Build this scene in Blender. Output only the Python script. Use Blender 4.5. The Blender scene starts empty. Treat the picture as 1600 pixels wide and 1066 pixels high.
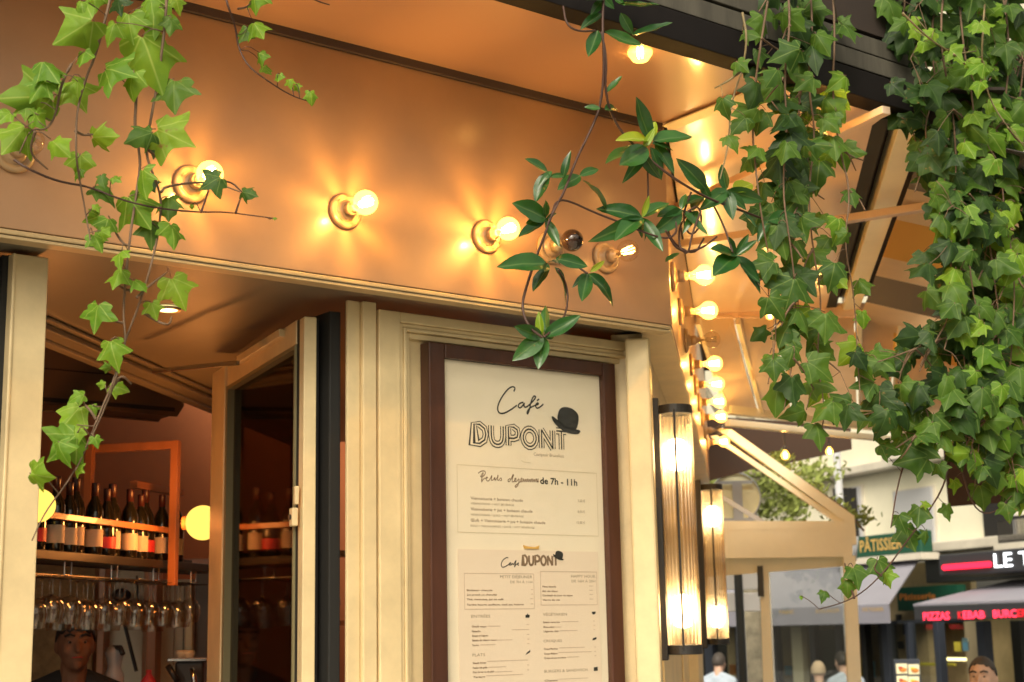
import bpy, math, random
from mathutils import Vector as V, Matrix as M
random.seed(7)
sc = bpy.context.scene
col = sc.collection
rad = math.radians
# ------------------------------------------------------------------ camera
PITCH, ROLL, FPX = rad(11.05), -0.02, 2330.0
CAM = V((0, 0, 1.75))
RC = M.Rotation(math.pi/2 + PITCH, 3, 'X') @ M.Rotation(ROLL, 3, 'Z')
cam = bpy.data.objects.new('camera', bpy.data.cameras.new('camera'))
col.objects.link(cam)
cam.matrix_world = M.Translation(CAM) @ RC.to_4x4()
cam.data.sensor_width = 36; cam.data.lens = 36*FPX/1600
cam.data.clip_start = .05; cam.data.clip_end = 500
cam.data.dof.use_dof = True; cam.data.dof.focus_distance = 4.3; cam.data.dof.aperture_fstop = 5.2
sc.camera = cam
# ------------------------------------------------------------------ world, sun, exposure
SUN_EL, SUN_AZ = rad(40), rad(196)
w = bpy.data.worlds.new('World'); sc.world = w; w.use_nodes = True
nt = w.node_tree; bg = nt.nodes['Background']
sky = nt.nodes.new('ShaderNodeTexSky'); sky.sky_type = 'NISHITA'; sky.sun_disc = False
sky.sun_elevation = SUN_EL; sky.sun_rotation = SUN_AZ; sky.air_density = 1.2; sky.dust_density = 6; sky.ozone_density = .6
hs = nt.nodes.new('ShaderNodeHueSaturation'); hs.inputs['Saturation'].default_value = .22
tint = nt.nodes.new('ShaderNodeMix'); tint.data_type = 'RGBA'; tint.blend_type = 'MULTIPLY'
tint.inputs[0].default_value = 1; tint.inputs[7].default_value = (1.0, .91, .72, 1)
nt.links.new(sky.outputs[0], hs.inputs['Color']); nt.links.new(hs.outputs[0], tint.inputs[6])
nt.links.new(tint.outputs[2], bg.inputs[0]); bg.inputs[1].default_value = .10
sun = bpy.data.objects.new('sun', bpy.data.lights.new('sun', 'SUN')); col.objects.link(sun)
sun.data.energy = .6; sun.data.angle = rad(28); sun.data.color = (1, .93, .8)
sd = V((math.sin(SUN_AZ)*math.cos(SUN_EL), math.cos(SUN_AZ)*math.cos(SUN_EL), math.sin(SUN_EL)))
sun.rotation_euler = sd.to_track_quat('Z', 'Y').to_euler()
sc.view_settings.view_transform = 'Standard'; sc.view_settings.look = 'None'
sc.view_settings.exposure = 1.12; sc.view_settings.gamma = 1
sc.render.engine = 'CYCLES'
try:
    sc.cycles.use_denoising = True; sc.cycles.max_bounces = 9; sc.cycles.transparent_max_bounces = 24
    sc.cycles.sample_clamp_indirect = 4; sc.cycles.caustics_reflective = False; sc.cycles.caustics_refractive = False
except Exception: pass

# ------------------------------------------------------------------ geometry helpers
def ray(x, y): return (RC @ V((x-800, 533-y, -FPX))).normalized()
def hit(x, y, p, n):
    d = ray(x, y); return CAM + d*((V(p)-CAM).dot(n)/d.dot(n))
A1, A2, A3 = 0.91589, 0.14883, rad(158)
Z = V((0, 0, 1))
class Fr:
    def __init__(s, o, ang):
        s.o = V(o); s.x = V((math.sin(ang), math.cos(ang), 0)); s.y = V((math.cos(ang), -math.sin(ang), 0)); s.z = Z
    def p(s, a, b, c): return s.o + s.x*a + s.y*b + Z*c
    def px(s, x, y, off=0): return hit(x, y, s.o + s.y*off, s.y)
    def co(s, P): q = P - s.o; return q.dot(s.x), q.dot(s.y), q.z
    def at(s, x, y, off=0): return s.co(s.px(x, y, off))
FA = Fr((.6028, 5.5, 0), A1)          # main front: x along it to the right, y out to the street
FB = Fr((.6028, 5.5, 0), A2)          # side front
FS = Fr((6.0, 20.0, 0), A3); FS.y = -FS.y           # opposite side of the street; x to the right (nearer), y = into the building
FW = Fr((0, 0, 0), math.pi/2); FW.x = V((1, 0, 0)); FW.y = V((0, 1, 0))
def hz(x, y, z): return hit(x, y, (0, 0, z), Z)
def atY(x, y, Y): return hit(x, y, (0, Y, 0), V((0, 1, 0)))

class MB:
    def __init__(s): s.v = []; s.f = []; s.uv = None; s.mi = []
    def add(s, vs, fs, mi=0):
        k = len(s.v); s.v += [V(a) for a in vs]; s.f += [tuple(i+k for i in f) for f in fs]; s.mi += [mi]*len(fs); return s
    def box(s, F, x0, x1, y0, y1, z0, z1, mi=0):
        if x0 > x1: x0, x1 = x1, x0
        if y0 > y1: y0, y1 = y1, y0
        if z0 > z1: z0, z1 = z1, z0
        return s.hexa([F.p(a, b, c) for c in (z0, z1) for a, b in ((x0, y0), (x1, y0), (x1, y1), (x0, y1))], mi)
    def hexa(s, p, mi=0):
        return s.add(p, [(3,2,1,0), (4,5,6,7), (0,1,5,4), (1,2,6,5), (2,3,7,6), (3,0,4,7)], mi)
    def bar(s, a, b, w, h, up=Z, mi=0):
        a, b = V(a), V(b); d = (b-a).normalized(); sx = d.cross(up).normalized()*w/2; u = sx.cross(d).normalized()*h/2
        return s.hexa([a-sx-u, a+sx-u, b+sx-u, b-sx-u, a-sx+u, a+sx+u, b+sx+u, b-sx+u], mi)
    def tube(s, pts, r, n=6, cap=True, mi=0):
        pts = [V(p) for p in pts]; m = len(pts); rs = r if isinstance(r, (list, tuple)) else [r]*m
        k = len(s.v); ref = V((.31, .2, .93))
        for i, p in enumerate(pts):
            d = (pts[min(i+1, m-1)] - pts[max(i-1, 0)]).normalized()
            if abs(d.dot(ref)) > .97: ref2 = V((1, 0, 0))
            else: ref2 = ref
            a = d.cross(ref2).normalized(); b = d.cross(a)
            for j in range(n):
                t = 2*math.pi*j/n; s.v.append(p + (a*math.cos(t) + b*math.sin(t))*rs[i])
        for i in range(m-1):
            for j in range(n):
                s.f.append((k+i*n+j, k+i*n+(j+1) % n, k+(i+1)*n+(j+1) % n, k+(i+1)*n+j)); s.mi.append(mi)
        if cap:
            s.f.append(tuple(k+j for j in range(n))[::-1]); s.f.append(tuple(k+(m-1)*n+j for j in range(n))); s.mi += [mi, mi]
        return s
    def lathe(s, o, ax, prof, n=16, mi=0, cap=True):
        o, ax = V(o), V(ax).normalized(); a = ax.orthogonal().normalized(); b = ax.cross(a); k = len(s.v); m = len(prof)
        for r, h in prof:
            for j in range(n):
                t = 2*math.pi*j/n; s.v.append(o + ax*h + (a*math.cos(t) + b*math.sin(t))*max(r, 1e-5))
        for i in range(m-1):
            for j in range(n):
                s.f.append((k+i*n+j, k+i*n+(j+1) % n, k+(i+1)*n+(j+1) % n, k+(i+1)*n+j)); s.mi.append(mi)
        if cap:
            if prof[0][0] > 1e-4: s.f.append(tuple(k+j for j in range(n))[::-1]); s.mi.append(mi)
            if prof[-1][0] > 1e-4: s.f.append(tuple(k+(m-1)*n+j for j in range(n))); s.mi.append(mi)
        return s
    def ball(s, c, r, n=12, m=8, sc3=(1, 1, 1), mi=0):
        k0 = len(s.v)
        s.lathe((0, 0, 0), Z, [(math.sin(math.pi*i/m)*r, -math.cos(math.pi*i/m)*r) for i in range(m+1)], n, mi, False)
        for i in range(k0, len(s.v)): q = s.v[i]; s.v[i] = V(c) + V((q.x*sc3[0], q.y*sc3[1], q.z*sc3[2]))
        return s
    def quad(s, a, b, c, d, mi=0): return s.add([a, b, c, d], [(0, 1, 2, 3)], mi)
    def prism(s, F, pts, y0, y1, mi=0):     # outline in (x,z) of a frame, extruded y0..y1
        n = len(pts); vs = [F.p(a, y0, c) for a, c in pts] + [F.p(a, y1, c) for a, c in pts]
        fs = [tuple(range(n)), tuple(range(n, 2*n))[::-1]] + [(i, (i+1) % n, n+(i+1) % n, n+i) for i in range(n)]
        return s.add(vs, fs, mi)
    def mesh(s, name, mats, off=V((0, 0, 0)), smooth=False):
        me = bpy.data.meshes.new(name); me.from_pydata([tuple(v-off) for v in s.v], [], s.f)
        for m_ in (mats if isinstance(mats, (list, tuple)) else [mats]): me.materials.append(m_)
        if any(s.mi): me.polygons.foreach_set('material_index', s.mi)
        if smooth: me.polygons.foreach_set('use_smooth', [True]*len(me.polygons))
        me.update(); return me
def slab(pts, z0, z1):
    n = len(pts); m_ = MB(); m_.add([V((p.x, p.y, z0)) for p in pts] + [V((p.x, p.y, z1)) for p in pts], [tuple(range(n)), tuple(range(n, 2*n))[::-1]] + [(i, (i+1) % n, n+(i+1) % n, n+i) for i in range(n)]); return m_
WL = {}
def tag(o, label=None, cat=None, group=None, kind=None):
    if label: o['label'] = label
    if cat: o['category'] = cat
    if group: o['group'] = group
    if kind: o['kind'] = kind
    return o
def link(name, data, parent, loc=None):
    o = bpy.data.objects.new(name, data); col.objects.link(o)
    if parent is not None: o.parent = parent
    return o
def put(name, mb, mat, parent=None, smooth=False, bevel=0, auto=False):
    if parent is None:
        xs = [v.x for v in mb.v]; ys = [v.y for v in mb.v]; zs = [v.z for v in mb.v]
        L = V(((min(xs)+max(xs))/2, (min(ys)+max(ys))/2, min(zs)))
    else: L = WL[parent.name]
    o = link(name, mb.mesh(name, mat, L, smooth), parent)
    if parent is None: o.location = L
    WL[o.name] = L
    if bevel:
        b = o.modifiers.new('bevel', 'BEVEL'); b.width = bevel; b.segments = 2; b.limit_method = 'ANGLE'; b.angle_limit = rad(40)
    return o
def empty(name, loc, label, cat, group=None):
    o = link(name, None, None); o.location = V(loc); WL[o.name] = V(loc); o.empty_display_size = .1
    return tag(o, label, cat, group)
def copy_thing(r, mw, label=None, group=None):
    c = r.copy(); col.objects.link(c); c.matrix_world = mw
    if label: c['label'] = label
    if group: c['group'] = group
    for ch in list(r.children):
        d = ch.copy(); col.objects.link(d); d.parent = c
        for g in list(ch.children):
            e = g.copy(); col.objects.link(e); e.parent = d
    return c

# ------------------------------------------------------------------ materials
MT = {}
def nodes(m): return m.node_tree.nodes, m.node_tree.links
def mat(name, c, rough=.6, metal=0, coat=0, noise=0, nscale=8, bump=0, bscale=60, spec=.5, streak=None, coat_rough=.05, dist=.002, emis=None, es=0, trans=0, c2=None):
    m = bpy.data.materials.new(name); m.use_nodes = True; N, L = nodes(m); b = N['Principled BSDF']
    b.inputs['Roughness'].default_value = rough; b.inputs['Metallic'].default_value = metal
    b.inputs['Coat Weight'].default_value = coat; b.inputs['Coat Roughness'].default_value = coat_rough
    b.inputs['Specular IOR Level'].default_value = spec; b.inputs['Base Color'].default_value = (*c, 1)
    if trans: b.inputs['Transmission Weight'].default_value = trans
    if emis: b.inputs['Emission Color'].default_value = (*emis, 1); b.inputs['Emission Strength'].default_value = es
    tc = N.new('ShaderNodeTexCoord')
    if noise:
        mp = N.new('ShaderNodeMapping'); L.new(tc.outputs['Object'], mp.inputs[0])
        if streak: mp.inputs['Scale'].default_value = streak
        n = N.new('ShaderNodeTexNoise'); n.inputs['Scale'].default_value = nscale; n.inputs['Detail'].default_value = 8; n.inputs['Roughness'].default_value = .65
        L.new(mp.outputs[0], n.inputs[0]); r = N.new('ShaderNodeValToRGB'); L.new(n.outputs[0], r.inputs[0])
        r.color_ramp.elements[0].position = .3; r.color_ramp.elements[1].position = .72
        k = c2 if c2 else [x*(1-noise) for x in c]
        r.color_ramp.elements[0].color = (*k, 1); r.color_ramp.elements[1].color = (*[min(1, x*(1+noise*.4)) for x in c], 1)
        L.new(r.outputs[0], b.inputs['Base Color'])
        mr = N.new('ShaderNodeMapRange'); mr.inputs[3].default_value = rough*.8; mr.inputs[4].default_value = min(1, rough*1.3)
        L.new(n.outputs[0], mr.inputs[0]); L.new(mr.outputs[0], b.inputs['Roughness'])
    if bump:
        mp2 = N.new('ShaderNodeMapping'); L.new(tc.outputs['Object'], mp2.inputs[0])
        if streak: mp2.inputs['Scale'].default_value = streak
        n2 = N.new('ShaderNodeTexNoise'); n2.inputs['Scale'].default_value = bscale; n2.inputs['Detail'].default_value = 6
        L.new(mp2.outputs[0], n2.inputs[0])
        bp = N.new('ShaderNodeBump'); bp.inputs['Strength'].default_value = bump; bp.inputs['Distance'].default_value = dist
        L.new(n2.outputs[0], bp.inputs['Height']); L.new(bp.outputs[0], b.inputs['Normal'])
        if coat: L.new(bp.outputs[0], b.inputs['Coat Normal'])
    MT[name] = m; return m
def emit(name, c, s):
    m = bpy.data.materials.new(name); m.use_nodes = True; N, L = nodes(m); N.clear()
    e = N.new('ShaderNodeEmission'); e.inputs[0].default_value = (*c, 1); e.inputs[1].default_value = s
    o = N.new('ShaderNodeOutputMaterial'); L.new(e.outputs[0], o.inputs[0]); MT[name] = m; return m
def thin_glass(name, tint=(1, 1, 1), refl=.12, rough=.02, glow=None, gs=0, fres=1.45, trl=0):
    m = bpy.data.materials.new(name); m.use_nodes = True; N, L = nodes(m); N.clear()
    t = N.new('ShaderNodeBsdfTransparent'); t.inputs[0].default_value = (*tint, 1)
    g = N.new('ShaderNodeBsdfGlossy'); g.inputs['Roughness'].default_value = rough
    f = N.new('ShaderNodeLayerWeight'); f.inputs[0].default_value = .5
    pw = N.new('ShaderNodeMath'); pw.operation = 'POWER'; pw.inputs[1].default_value = 4; L.new(f.outputs['Facing'], pw.inputs[0])
    ml = N.new('ShaderNodeMath'); ml.operation = 'MULTIPLY'; ml.inputs[1].default_value = (fres-1)*1.2; L.new(pw.outputs[0], ml.inputs[0])
    ad = N.new('ShaderNodeMath'); ad.operation = 'ADD'; ad.inputs[1].default_value = refl+(fres-1)*.06; ad.use_clamp = True
    mx = N.new('ShaderNodeMixShader'); L.new(ml.outputs[0], ad.inputs[0]); L.new(ad.outputs[0], mx.inputs[0])
    last = t
    if trl:
        tr = N.new('ShaderNodeBsdfTranslucent'); tr.inputs[0].default_value = (*tint, 1)
        m2 = N.new('ShaderNodeMixShader'); m2.inputs[0].default_value = trl; L.new(t.outputs[0], m2.inputs[1]); L.new(tr.outputs[0], m2.inputs[2]); last = m2
    L.new(last.outputs[0], mx.inputs[1]); L.new(g.outputs[0], mx.inputs[2])
    o = N.new('ShaderNodeOutputMaterial'); out = mx
    if glow:
        e = N.new('ShaderNodeEmission'); e.inputs[0].default_value = (*glow, 1); e.inputs[1].default_value = gs
        a = N.new('ShaderNodeAddShader'); L.new(mx.outputs[0], a.inputs[0]); L.new(e.outputs[0], a.inputs[1]); out = a
    L.new(out.outputs[0], o.inputs[0]); MT[name] = m; return m
cream = mat('cream_gloss_paint', (.80, .64, .37), .42, coat=.2, coat_rough=.2, noise=.18, nscale=5, bump=.12, bscale=30, dist=.001)
fascia_m = mat('fascia_paint', (.41, .235, .125), .45, coat=.35, coat_rough=.19, noise=.14, nscale=2.2, bump=.10, bscale=16, dist=.0015)
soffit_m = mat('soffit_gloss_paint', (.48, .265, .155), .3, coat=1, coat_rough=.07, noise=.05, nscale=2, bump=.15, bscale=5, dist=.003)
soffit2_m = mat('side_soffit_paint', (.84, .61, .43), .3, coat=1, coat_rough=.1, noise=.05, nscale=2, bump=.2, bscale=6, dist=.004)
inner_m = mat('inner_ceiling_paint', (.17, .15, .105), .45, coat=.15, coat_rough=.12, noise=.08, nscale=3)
lipm = mat('shaded_cream_paint', (.50, .37, .20), .5, noise=.1, nscale=4)  # joinery cream with the shade under the fascia mixed into its colour
dark_line = mat('dark_joint_strip', (.06, .04, .035), .6)
steel = mat('blackened_steel', (.012, .010, .010), .6, spec=.12, noise=.3, nscale=12)
plank_m = mat('weathered_grey_wood', (.085, .078, .062), .85, noise=.6, nscale=9, streak=(1, 1, .12), bump=.6, bscale=50, dist=.003)
brownpl = mat('dark_brown_panel', (.028, .018, .014), .8, noise=.3, nscale=6)
walnut = mat('dark_red_walnut', (.075, .024, .011), .45, coat=.2, noise=.35, nscale=14, streak=(1, 1, .15), bump=.15, bscale=40)
paper = mat('warm_white_paper', (.92, .82, .68), .75, noise=.03, nscale=4)
pink = mat('pale_pink_paper', (.88, .74, .62), .75, noise=.03, nscale=4)
ink = mat('black_ink', (.03, .03, .03), .8); ink2 = mat('brown_ink', (.27, .18, .12), .8); ink3 = mat('grey_brown_ink', (.40, .33, .25), .8)
faint2 = mat('pale_rose_ink', (.60, .46, .37), .8)
faint = mat('faint_tan_ink', (.72, .63, .47), .8); tapem = mat('yellow_tape', (.75, .45, .12), .5)
brass = mat('dull_brass', (.55, .42, .24), .35, metal=.6); chrome = mat('chrome', (.7, .7, .7), .15, metal=1)
porcel = mat('lamp_base_ceramic', (.42, .27, .14), .35, coat=.3)
glass_lit = thin_glass('amber_bulb_glass_lit', (1, .86, .55), .05, .03, (1, .55, .10), 1.3)
glass_dim = thin_glass('clear_bulb_glass', (1, .95, .85), .07, .03)
glass_dark = mat('smoked_bulb_glass', (.03, .015, .01), .08, coat=1)
fil_m = emit('hot_filament', (1, .62, .22), 75); fil_dim = emit('orange_filament', (1, .42, .1), 22); fil_off = mat('cold_filament', (.4, .3, .15), .4, metal=.8)
rod_m = thin_glass('fluted_glass_rod', (1, .93, .80), .06, .12, trl=.16)
tube_em = emit('sconce_lamp_glow', (1, .74, .42), 22)
globe_em = emit('opal_globe_glow', (1, .60, .10), .85)
blackm = mat('black_metal', (.02, .018, .018), .4)
rubber = mat('black_rubber', (.012, .012, .012), .7)
dkglass = thin_glass('brown_tinted_glass', (.30, .21, .14), .02, .05, fres=1.5)
pane_m = thin_glass('window_glass', (.86, .88, .86), .06, .01)
wallin = mat('plaster_wall_inside', (.50, .16, .055), .8, noise=.12, nscale=4)
brickin = mat('rough_stone_wall', (.42, .27, .13), .9, noise=.5, nscale=9, bump=.8, bscale=14, dist=.03)
acm = mat('brown_grey_appliance', (.13, .09, .065), .4)
woodor = mat('orange_varnished_wood', (.50, .19, .07), .4, coat=.3, noise=.2, nscale=10, streak=(1, 1, .2))
bottle_m = mat('dark_bottle_glass', (.010, .010, .007), .12, coat=.8)
foil_m = mat('bottle_capsule', (.05, .012, .01), .35)
lab_m = mat('bottle_label_paper', (.62, .52, .42), .7)
wine_glass = thin_glass('wine_glass', (.88, .84, .78), .07, .02, fres=1.7)
tile_w = mat('kitchen_white_wall', (.70, .64, .50), .5)
skin_m = mat('skin_olive', (.20, .09, .05), .65, noise=.12, nscale=20); skin2 = mat('skin_light', (.62, .40, .30), .5, noise=.1, nscale=20)
hairb = mat('dark_hair', (.02, .015, .012), .6, bump=.6, bscale=120); hairg = mat('grey_brown_hair', (.055, .045, .040), .6, bump=.6, bscale=120); hairw = mat('pale_blond_hair', (.62, .48, .33), .6, bump=.5, bscale=100)
cl_black = mat('black_cloth', (.018, .017, .018), .85); cl_grey = mat('grey_cloth', (.10, .09, .09), .85); cl_blue = mat('pale_blue_cloth', (.42, .50, .62), .85)
cl_den = mat('dark_denim', (.04, .05, .09), .85); shoe = mat('shoe_leather', (.04, .03, .02), .5); eye_m = mat('eye_white', (.14, .11, .10), .3); iris = mat('dark_iris', (.02, .012, .01), .2)
terr = mat('cream_terrace_timber', (.93, .86, .68), .45, coat=.2, noise=.06, nscale=5)
fabric_c = mat('peach_awning_cloth', (.86, .72, .56), .85, noise=.08, nscale=5, bump=.2, bscale=300)
fabric_y = mat('yellow_awning_cloth', (.78, .52, .18), .85); fabric_d = mat('charcoal_awning_cloth', (.13, .12, .12), .85)
fabric_b = mat('dark_brown_canvas', (.055, .030, .020), .9, noise=.15, nscale=3)
for nm_ in ('peach_awning_cloth', 'yellow_awning_cloth', 'street_tree_leaves_'):
    if nm_ in MT:
        N_, L_ = nodes(MT[nm_]); b_ = N_['Principled BSDF']; t_ = N_.new('ShaderNodeBsdfTranslucent'); m_ = N_.new('ShaderNodeMixShader'); m_.inputs[0].default_value = .6
        src = b_.inputs['Base Color'].links[0].from_socket if b_.inputs['Base Color'].links else None
        if src: L_.new(src, t_.inputs[0])
        else: t_.inputs[0].default_value = b_.inputs['Base Color'].default_value
        L_.new(b_.outputs[0], m_.inputs[1]); L_.new(t_.outputs[0], m_.inputs[2]); L_.new(m_.outputs[0], N_['Material Output'].inputs[0])
cstone = mat('cream_render', (.80, .77, .62), .8, noise=.10, nscale=1.2, bump=.3, bscale=20)
stone2 = mat('pale_stone', (.66, .62, .54), .8, noise=.2, nscale=2)
greenp = mat('dark_green_sign', (.010, .075, .045), .4); goldp = mat('gold_lettering', (.62, .40, .12), .5)
greyaw = mat('slate_grey_awning', (.27, .27, .34), .85, noise=.08, nscale=3); navy = mat('navy_shopfront', (.035, .045, .07), .45)
signblk = mat('anthracite_sign', (.035, .037, .045), .4)
led_r = emit('red_led_text', (1, .03, .06), 2.2); led_w = emit('white_led_text', (.95, 1, 1), 2.4); red_l = emit('red_neon_bar', (1, .02, .05), 1.6); led_rd = emit('dim_red_led', (1, .03, .04), .7)
shopin = mat('shop_interior', (.58, .46, .26), .7, noise=.3, nscale=2); shopdk = mat('shop_dark', (.02, .022, .022), .5)
metalg = mat('grey_sign_metal', (.45, .46, .50), .5); white_s = mat('sign_cream_back', (.92, .88, .62), .5)
bark = mat('mottled_plane_bark', (.30, .27, .20), .9, noise=.55, nscale=7, bump=.6, bscale=12, dist=.02)
asph = mat('asphalt', (.055, .055, .058), .85, noise=.25, nscale=3, bump=.4, bscale=80)
pave = mat('paving', (.42, .39, .33), .85, noise=.2, nscale=3)
stem_m = mat('ivy_stem', (.16, .10, .06), .7, noise=.3, nscale=30); stem_g = mat('young_stem', (.22, .17, .08), .6, noise=.3, nscale=30); stem_d = mat('dark_twig', (.06, .028, .02), .6)
far_leaf = mat('street_tree_leaves', (.26, .32, .07), .7, noise=.5, nscale=6)
green_l = emit('green_cross_light', (.1, 1, .25), 1.6)
orangep = mat('orange_print', (.75, .28, .06), .5); redp = mat('red_print', (.6, .04, .05), .5); yelp = mat('yellow_print', (.8, .7, .08), .5); bluep = mat('blue_print', (.2, .5, .7), .5)

def leaf_mat(name, c1, c2, vein, trl, gloss, coat=0):
    m = bpy.data.materials.new(name); m.use_nodes = True; N, L = nodes(m); b = N['Principled BSDF']; out = N['Material Output']
    oi = N.new('ShaderNodeObjectInfo'); uv = N.new('ShaderNodeUVMap'); sp = N.new('ShaderNodeSeparateXYZ'); L.new(uv.outputs[0], sp.inputs[0])
    def mth(op, a, bb=None):
        n = N.new('ShaderNodeMath'); n.operation = op
        for i, q in enumerate((a, bb)):
            if q is None: continue
            if isinstance(q, (int, float)): n.inputs[i].default_value = q
            else: L.new(q, n.inputs[i])
        return n.outputs[0]
    x = mth('SUBTRACT', sp.outputs[0], .5); y = mth('SUBTRACT', sp.outputs[1], .15)
    a = mth('ABSOLUTE', mth('ARCTAN2', x, y)); r = mth('SQRT', mth('ADD', mth('MULTIPLY', x, x), mth('MULTIPLY', y, y)))
    if coat: d = mth('ABSOLUTE', x)
    else: d = mth('MULTIPLY', r, mth('MINIMUM', a, mth('MINIMUM', mth('ABSOLUTE', mth('SUBTRACT', a, .80)), mth('ABSOLUTE', mth('SUBTRACT', a, 1.62)))))
    vr = N.new('ShaderNodeMapRange'); L.new(d, vr.inputs[0]); vr.inputs[1].default_value = .003; vr.inputs[2].default_value = .022; vr.inputs[3].default_value = .75; vr.inputs[4].default_value = 0
    mc = N.new('ShaderNodeMix'); mc.data_type = 'RGBA'; mc.inputs[6].default_value = (*c1, 1); mc.inputs[7].default_value = (*c2, 1)
    tc = N.new('ShaderNodeTexCoord'); va = N.new('ShaderNodeVectorMath'); va.operation = 'ADD'; L.new(tc.outputs['Object'], va.inputs[0]); L.new(mth('MULTIPLY', oi.outputs['Random'], 40.0), va.inputs[1])
    nz = N.new('ShaderNodeTexNoise'); nz.inputs['Scale'].default_value = 3.5; nz.inputs['Detail'].default_value = 7; L.new(va.outputs[0], nz.inputs[0])
    fac = mth('ADD', mth('MULTIPLY', oi.outputs['Random'], .7), mth('MULTIPLY', mth('SUBTRACT', nz.outputs[0], .35), .9)); L.new(fac, mc.inputs[0])
    mv = N.new('ShaderNodeMix'); mv.data_type = 'RGBA'; L.new(vr.outputs[0], mv.inputs[0]); L.new(mc.outputs[2], mv.inputs[6]); mv.inputs[7].default_value = (*vein, 1)
    # yellowed and brown-blotched leaves
    n3 = N.new('ShaderNodeTexNoise'); n3.inputs['Scale'].default_value = 5; n3.inputs['Detail'].default_value = 5; L.new(va.outputs[0], n3.inputs[0])
    rb = mth('ADD', n3.outputs[0], mth('MULTIPLY', mth('FRACT', mth('MULTIPLY', oi.outputs['Random'], 7.3)), .22)); r3 = N.new('ShaderNodeMapRange'); L.new(rb, r3.inputs[0]); r3.inputs[1].default_value = .82; r3.inputs[2].default_value = .94
    m3 = N.new('ShaderNodeMix'); m3.data_type = 'RGBA'; L.new(r3.outputs[0], m3.inputs[0]); L.new(mv.outputs[2], m3.inputs[6]); m3.inputs[7].default_value = (.20, .13, .03, 1); mv = m3
    L.new(mv.outputs[2], b.inputs['Base Color']); b.inputs['Roughness'].default_value = gloss; b.inputs['Coat Weight'].default_value = coat*.5; b.inputs['Specular IOR Level'].default_value = .3; b.inputs['Coat Roughness'].default_value = .15
    bp = N.new('ShaderNodeBump'); bp.inputs['Strength'].default_value = .5; bp.inputs['Distance'].default_value = .003; L.new(nz.outputs[0], bp.inputs['Height']); L.new(bp.outputs[0], b.inputs['Normal'])
    t = N.new('ShaderNodeBsdfTranslucent'); tcx = N.new('ShaderNodeMix'); tcx.data_type = 'RGBA'; tcx.blend_type = 'MULTIPLY'; tcx.inputs[0].default_value = 1
    L.new(mv.outputs[2], tcx.inputs[6]); tcx.inputs[7].default_value = (1.3, 1.25, .5, 1); L.new(tcx.outputs[2], t.inputs[0])
    mx = N.new('ShaderNodeMixShader'); mx.inputs[0].default_value = trl; L.new(b.outputs[0], mx.inputs[1]); L.new(t.outputs[0], mx.inputs[2]); L.new(mx.outputs[0], out.inputs[0])
    return m
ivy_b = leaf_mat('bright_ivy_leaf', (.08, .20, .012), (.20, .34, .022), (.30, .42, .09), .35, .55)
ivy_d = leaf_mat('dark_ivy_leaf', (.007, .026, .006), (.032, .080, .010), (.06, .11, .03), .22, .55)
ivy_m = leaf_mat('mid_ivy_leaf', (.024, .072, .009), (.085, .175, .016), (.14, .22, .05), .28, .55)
jas_d = leaf_mat('glossy_climber_leaf', (.010, .055, .014), (.035, .12, .02), (.09, .17, .05), .2, .32, 1)
jas_y = leaf_mat('young_climber_leaf', (.16, .30, .02), (.32, .40, .03), (.4, .5, .14), .35, .4, 1)

# ------------------------------------------------------------------ ground and structure
g = MB(); g.quad((-60, -40, 0), (60, -40, 0), (60, 7, 0), (-60, 7, 0)); g.quad((-60, 7, 0), (60, 7, 0), (60, 80, -1.9), (-60, 80, -1.9))
tag(put('ground', g, asph), kind='structure')
g = MB(); g.box(FA, -8, 1.2, -.2, 7.5, .01, .13); tag(put('pavement', g, pave, bevel=.01), kind='structure')
g = MB(); g.box(FB, 1.3, 9, .2, 3.0, .01, .135); tag(put('side_pavement', g, pave, bevel=.01), kind='structure')

bld = empty('cafe_building', FA.p(-2, -2.5, 0), 'cream painted corner cafe front with lamp lit fascia and overhanging canopy', 'cafe building')
ZF0, ZF1, ZS = 2.872, 3.645, 3.662
T1 = .62
# fascia panels (main, side) with a dark joint line above
b = MB(); b.box(FA, -7, 0, -.06, 0, ZF0, ZF1-.011); put('fascia_panel', b, fascia_m, bld, bevel=.003)
b = MB(); b.hexa([FB.p(.0, -.06, ZF0), FB.p(6.1, -.06, ZF0), FB.p(6.1, 0, ZF0), FB.p(.002, 0.0, ZF0), FB.p(.0, -.06, ZF1+.01), FB.p(6.1, -.06, ZF1+.01), FB.p(6.1, 0, ZF1+.01), FB.p(.002, 0, ZF1+.01)])
put('fascia_panel', b, fascia_m, bld, bevel=.003)
b = MB(); b.box(FA, -7, -.02, -.05, .014, ZF1-.010, ZF1+.018); put('joint_strip', b, dark_line, bld)
b = MB(); b.box(FA, -7, .0, -.06, -.002, ZF1+.020, ZS+.3); put('upper_wall', b, brownpl, bld)
put('canopy_roof', slab([FA.p(-7, -.1, 0), FA.p(0, -.1, 0), FB.p(6.2, -.1, 0), FB.p(6.2, .04, 0), FB.p(3.72, .04, 0), FB.p(3.72, 1.3, 0), FB.p(.12, 1.3, 0), FA.p(.62, T1-.01, 0), FA.p(-7, T1-.01, 0)], ZS+.088, ZS+.10), brownpl, bld)  # unseen slab added above the soffit to block sky leaking through gaps
b = MB(); b.box(FB, 0, 6.2, -.06, -.001, ZF1+.012, ZS+.086); put('upper_wall', b, brownpl, bld)
# thin lip under the fascia
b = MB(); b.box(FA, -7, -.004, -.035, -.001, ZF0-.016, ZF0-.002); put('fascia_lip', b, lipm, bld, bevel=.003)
b = MB(); b.box(FA, -7, -.003, -.06, -.006, ZF0-.028, ZF0-.018); put('fascia_lip', b, lipm, bld, bevel=.002)
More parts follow.
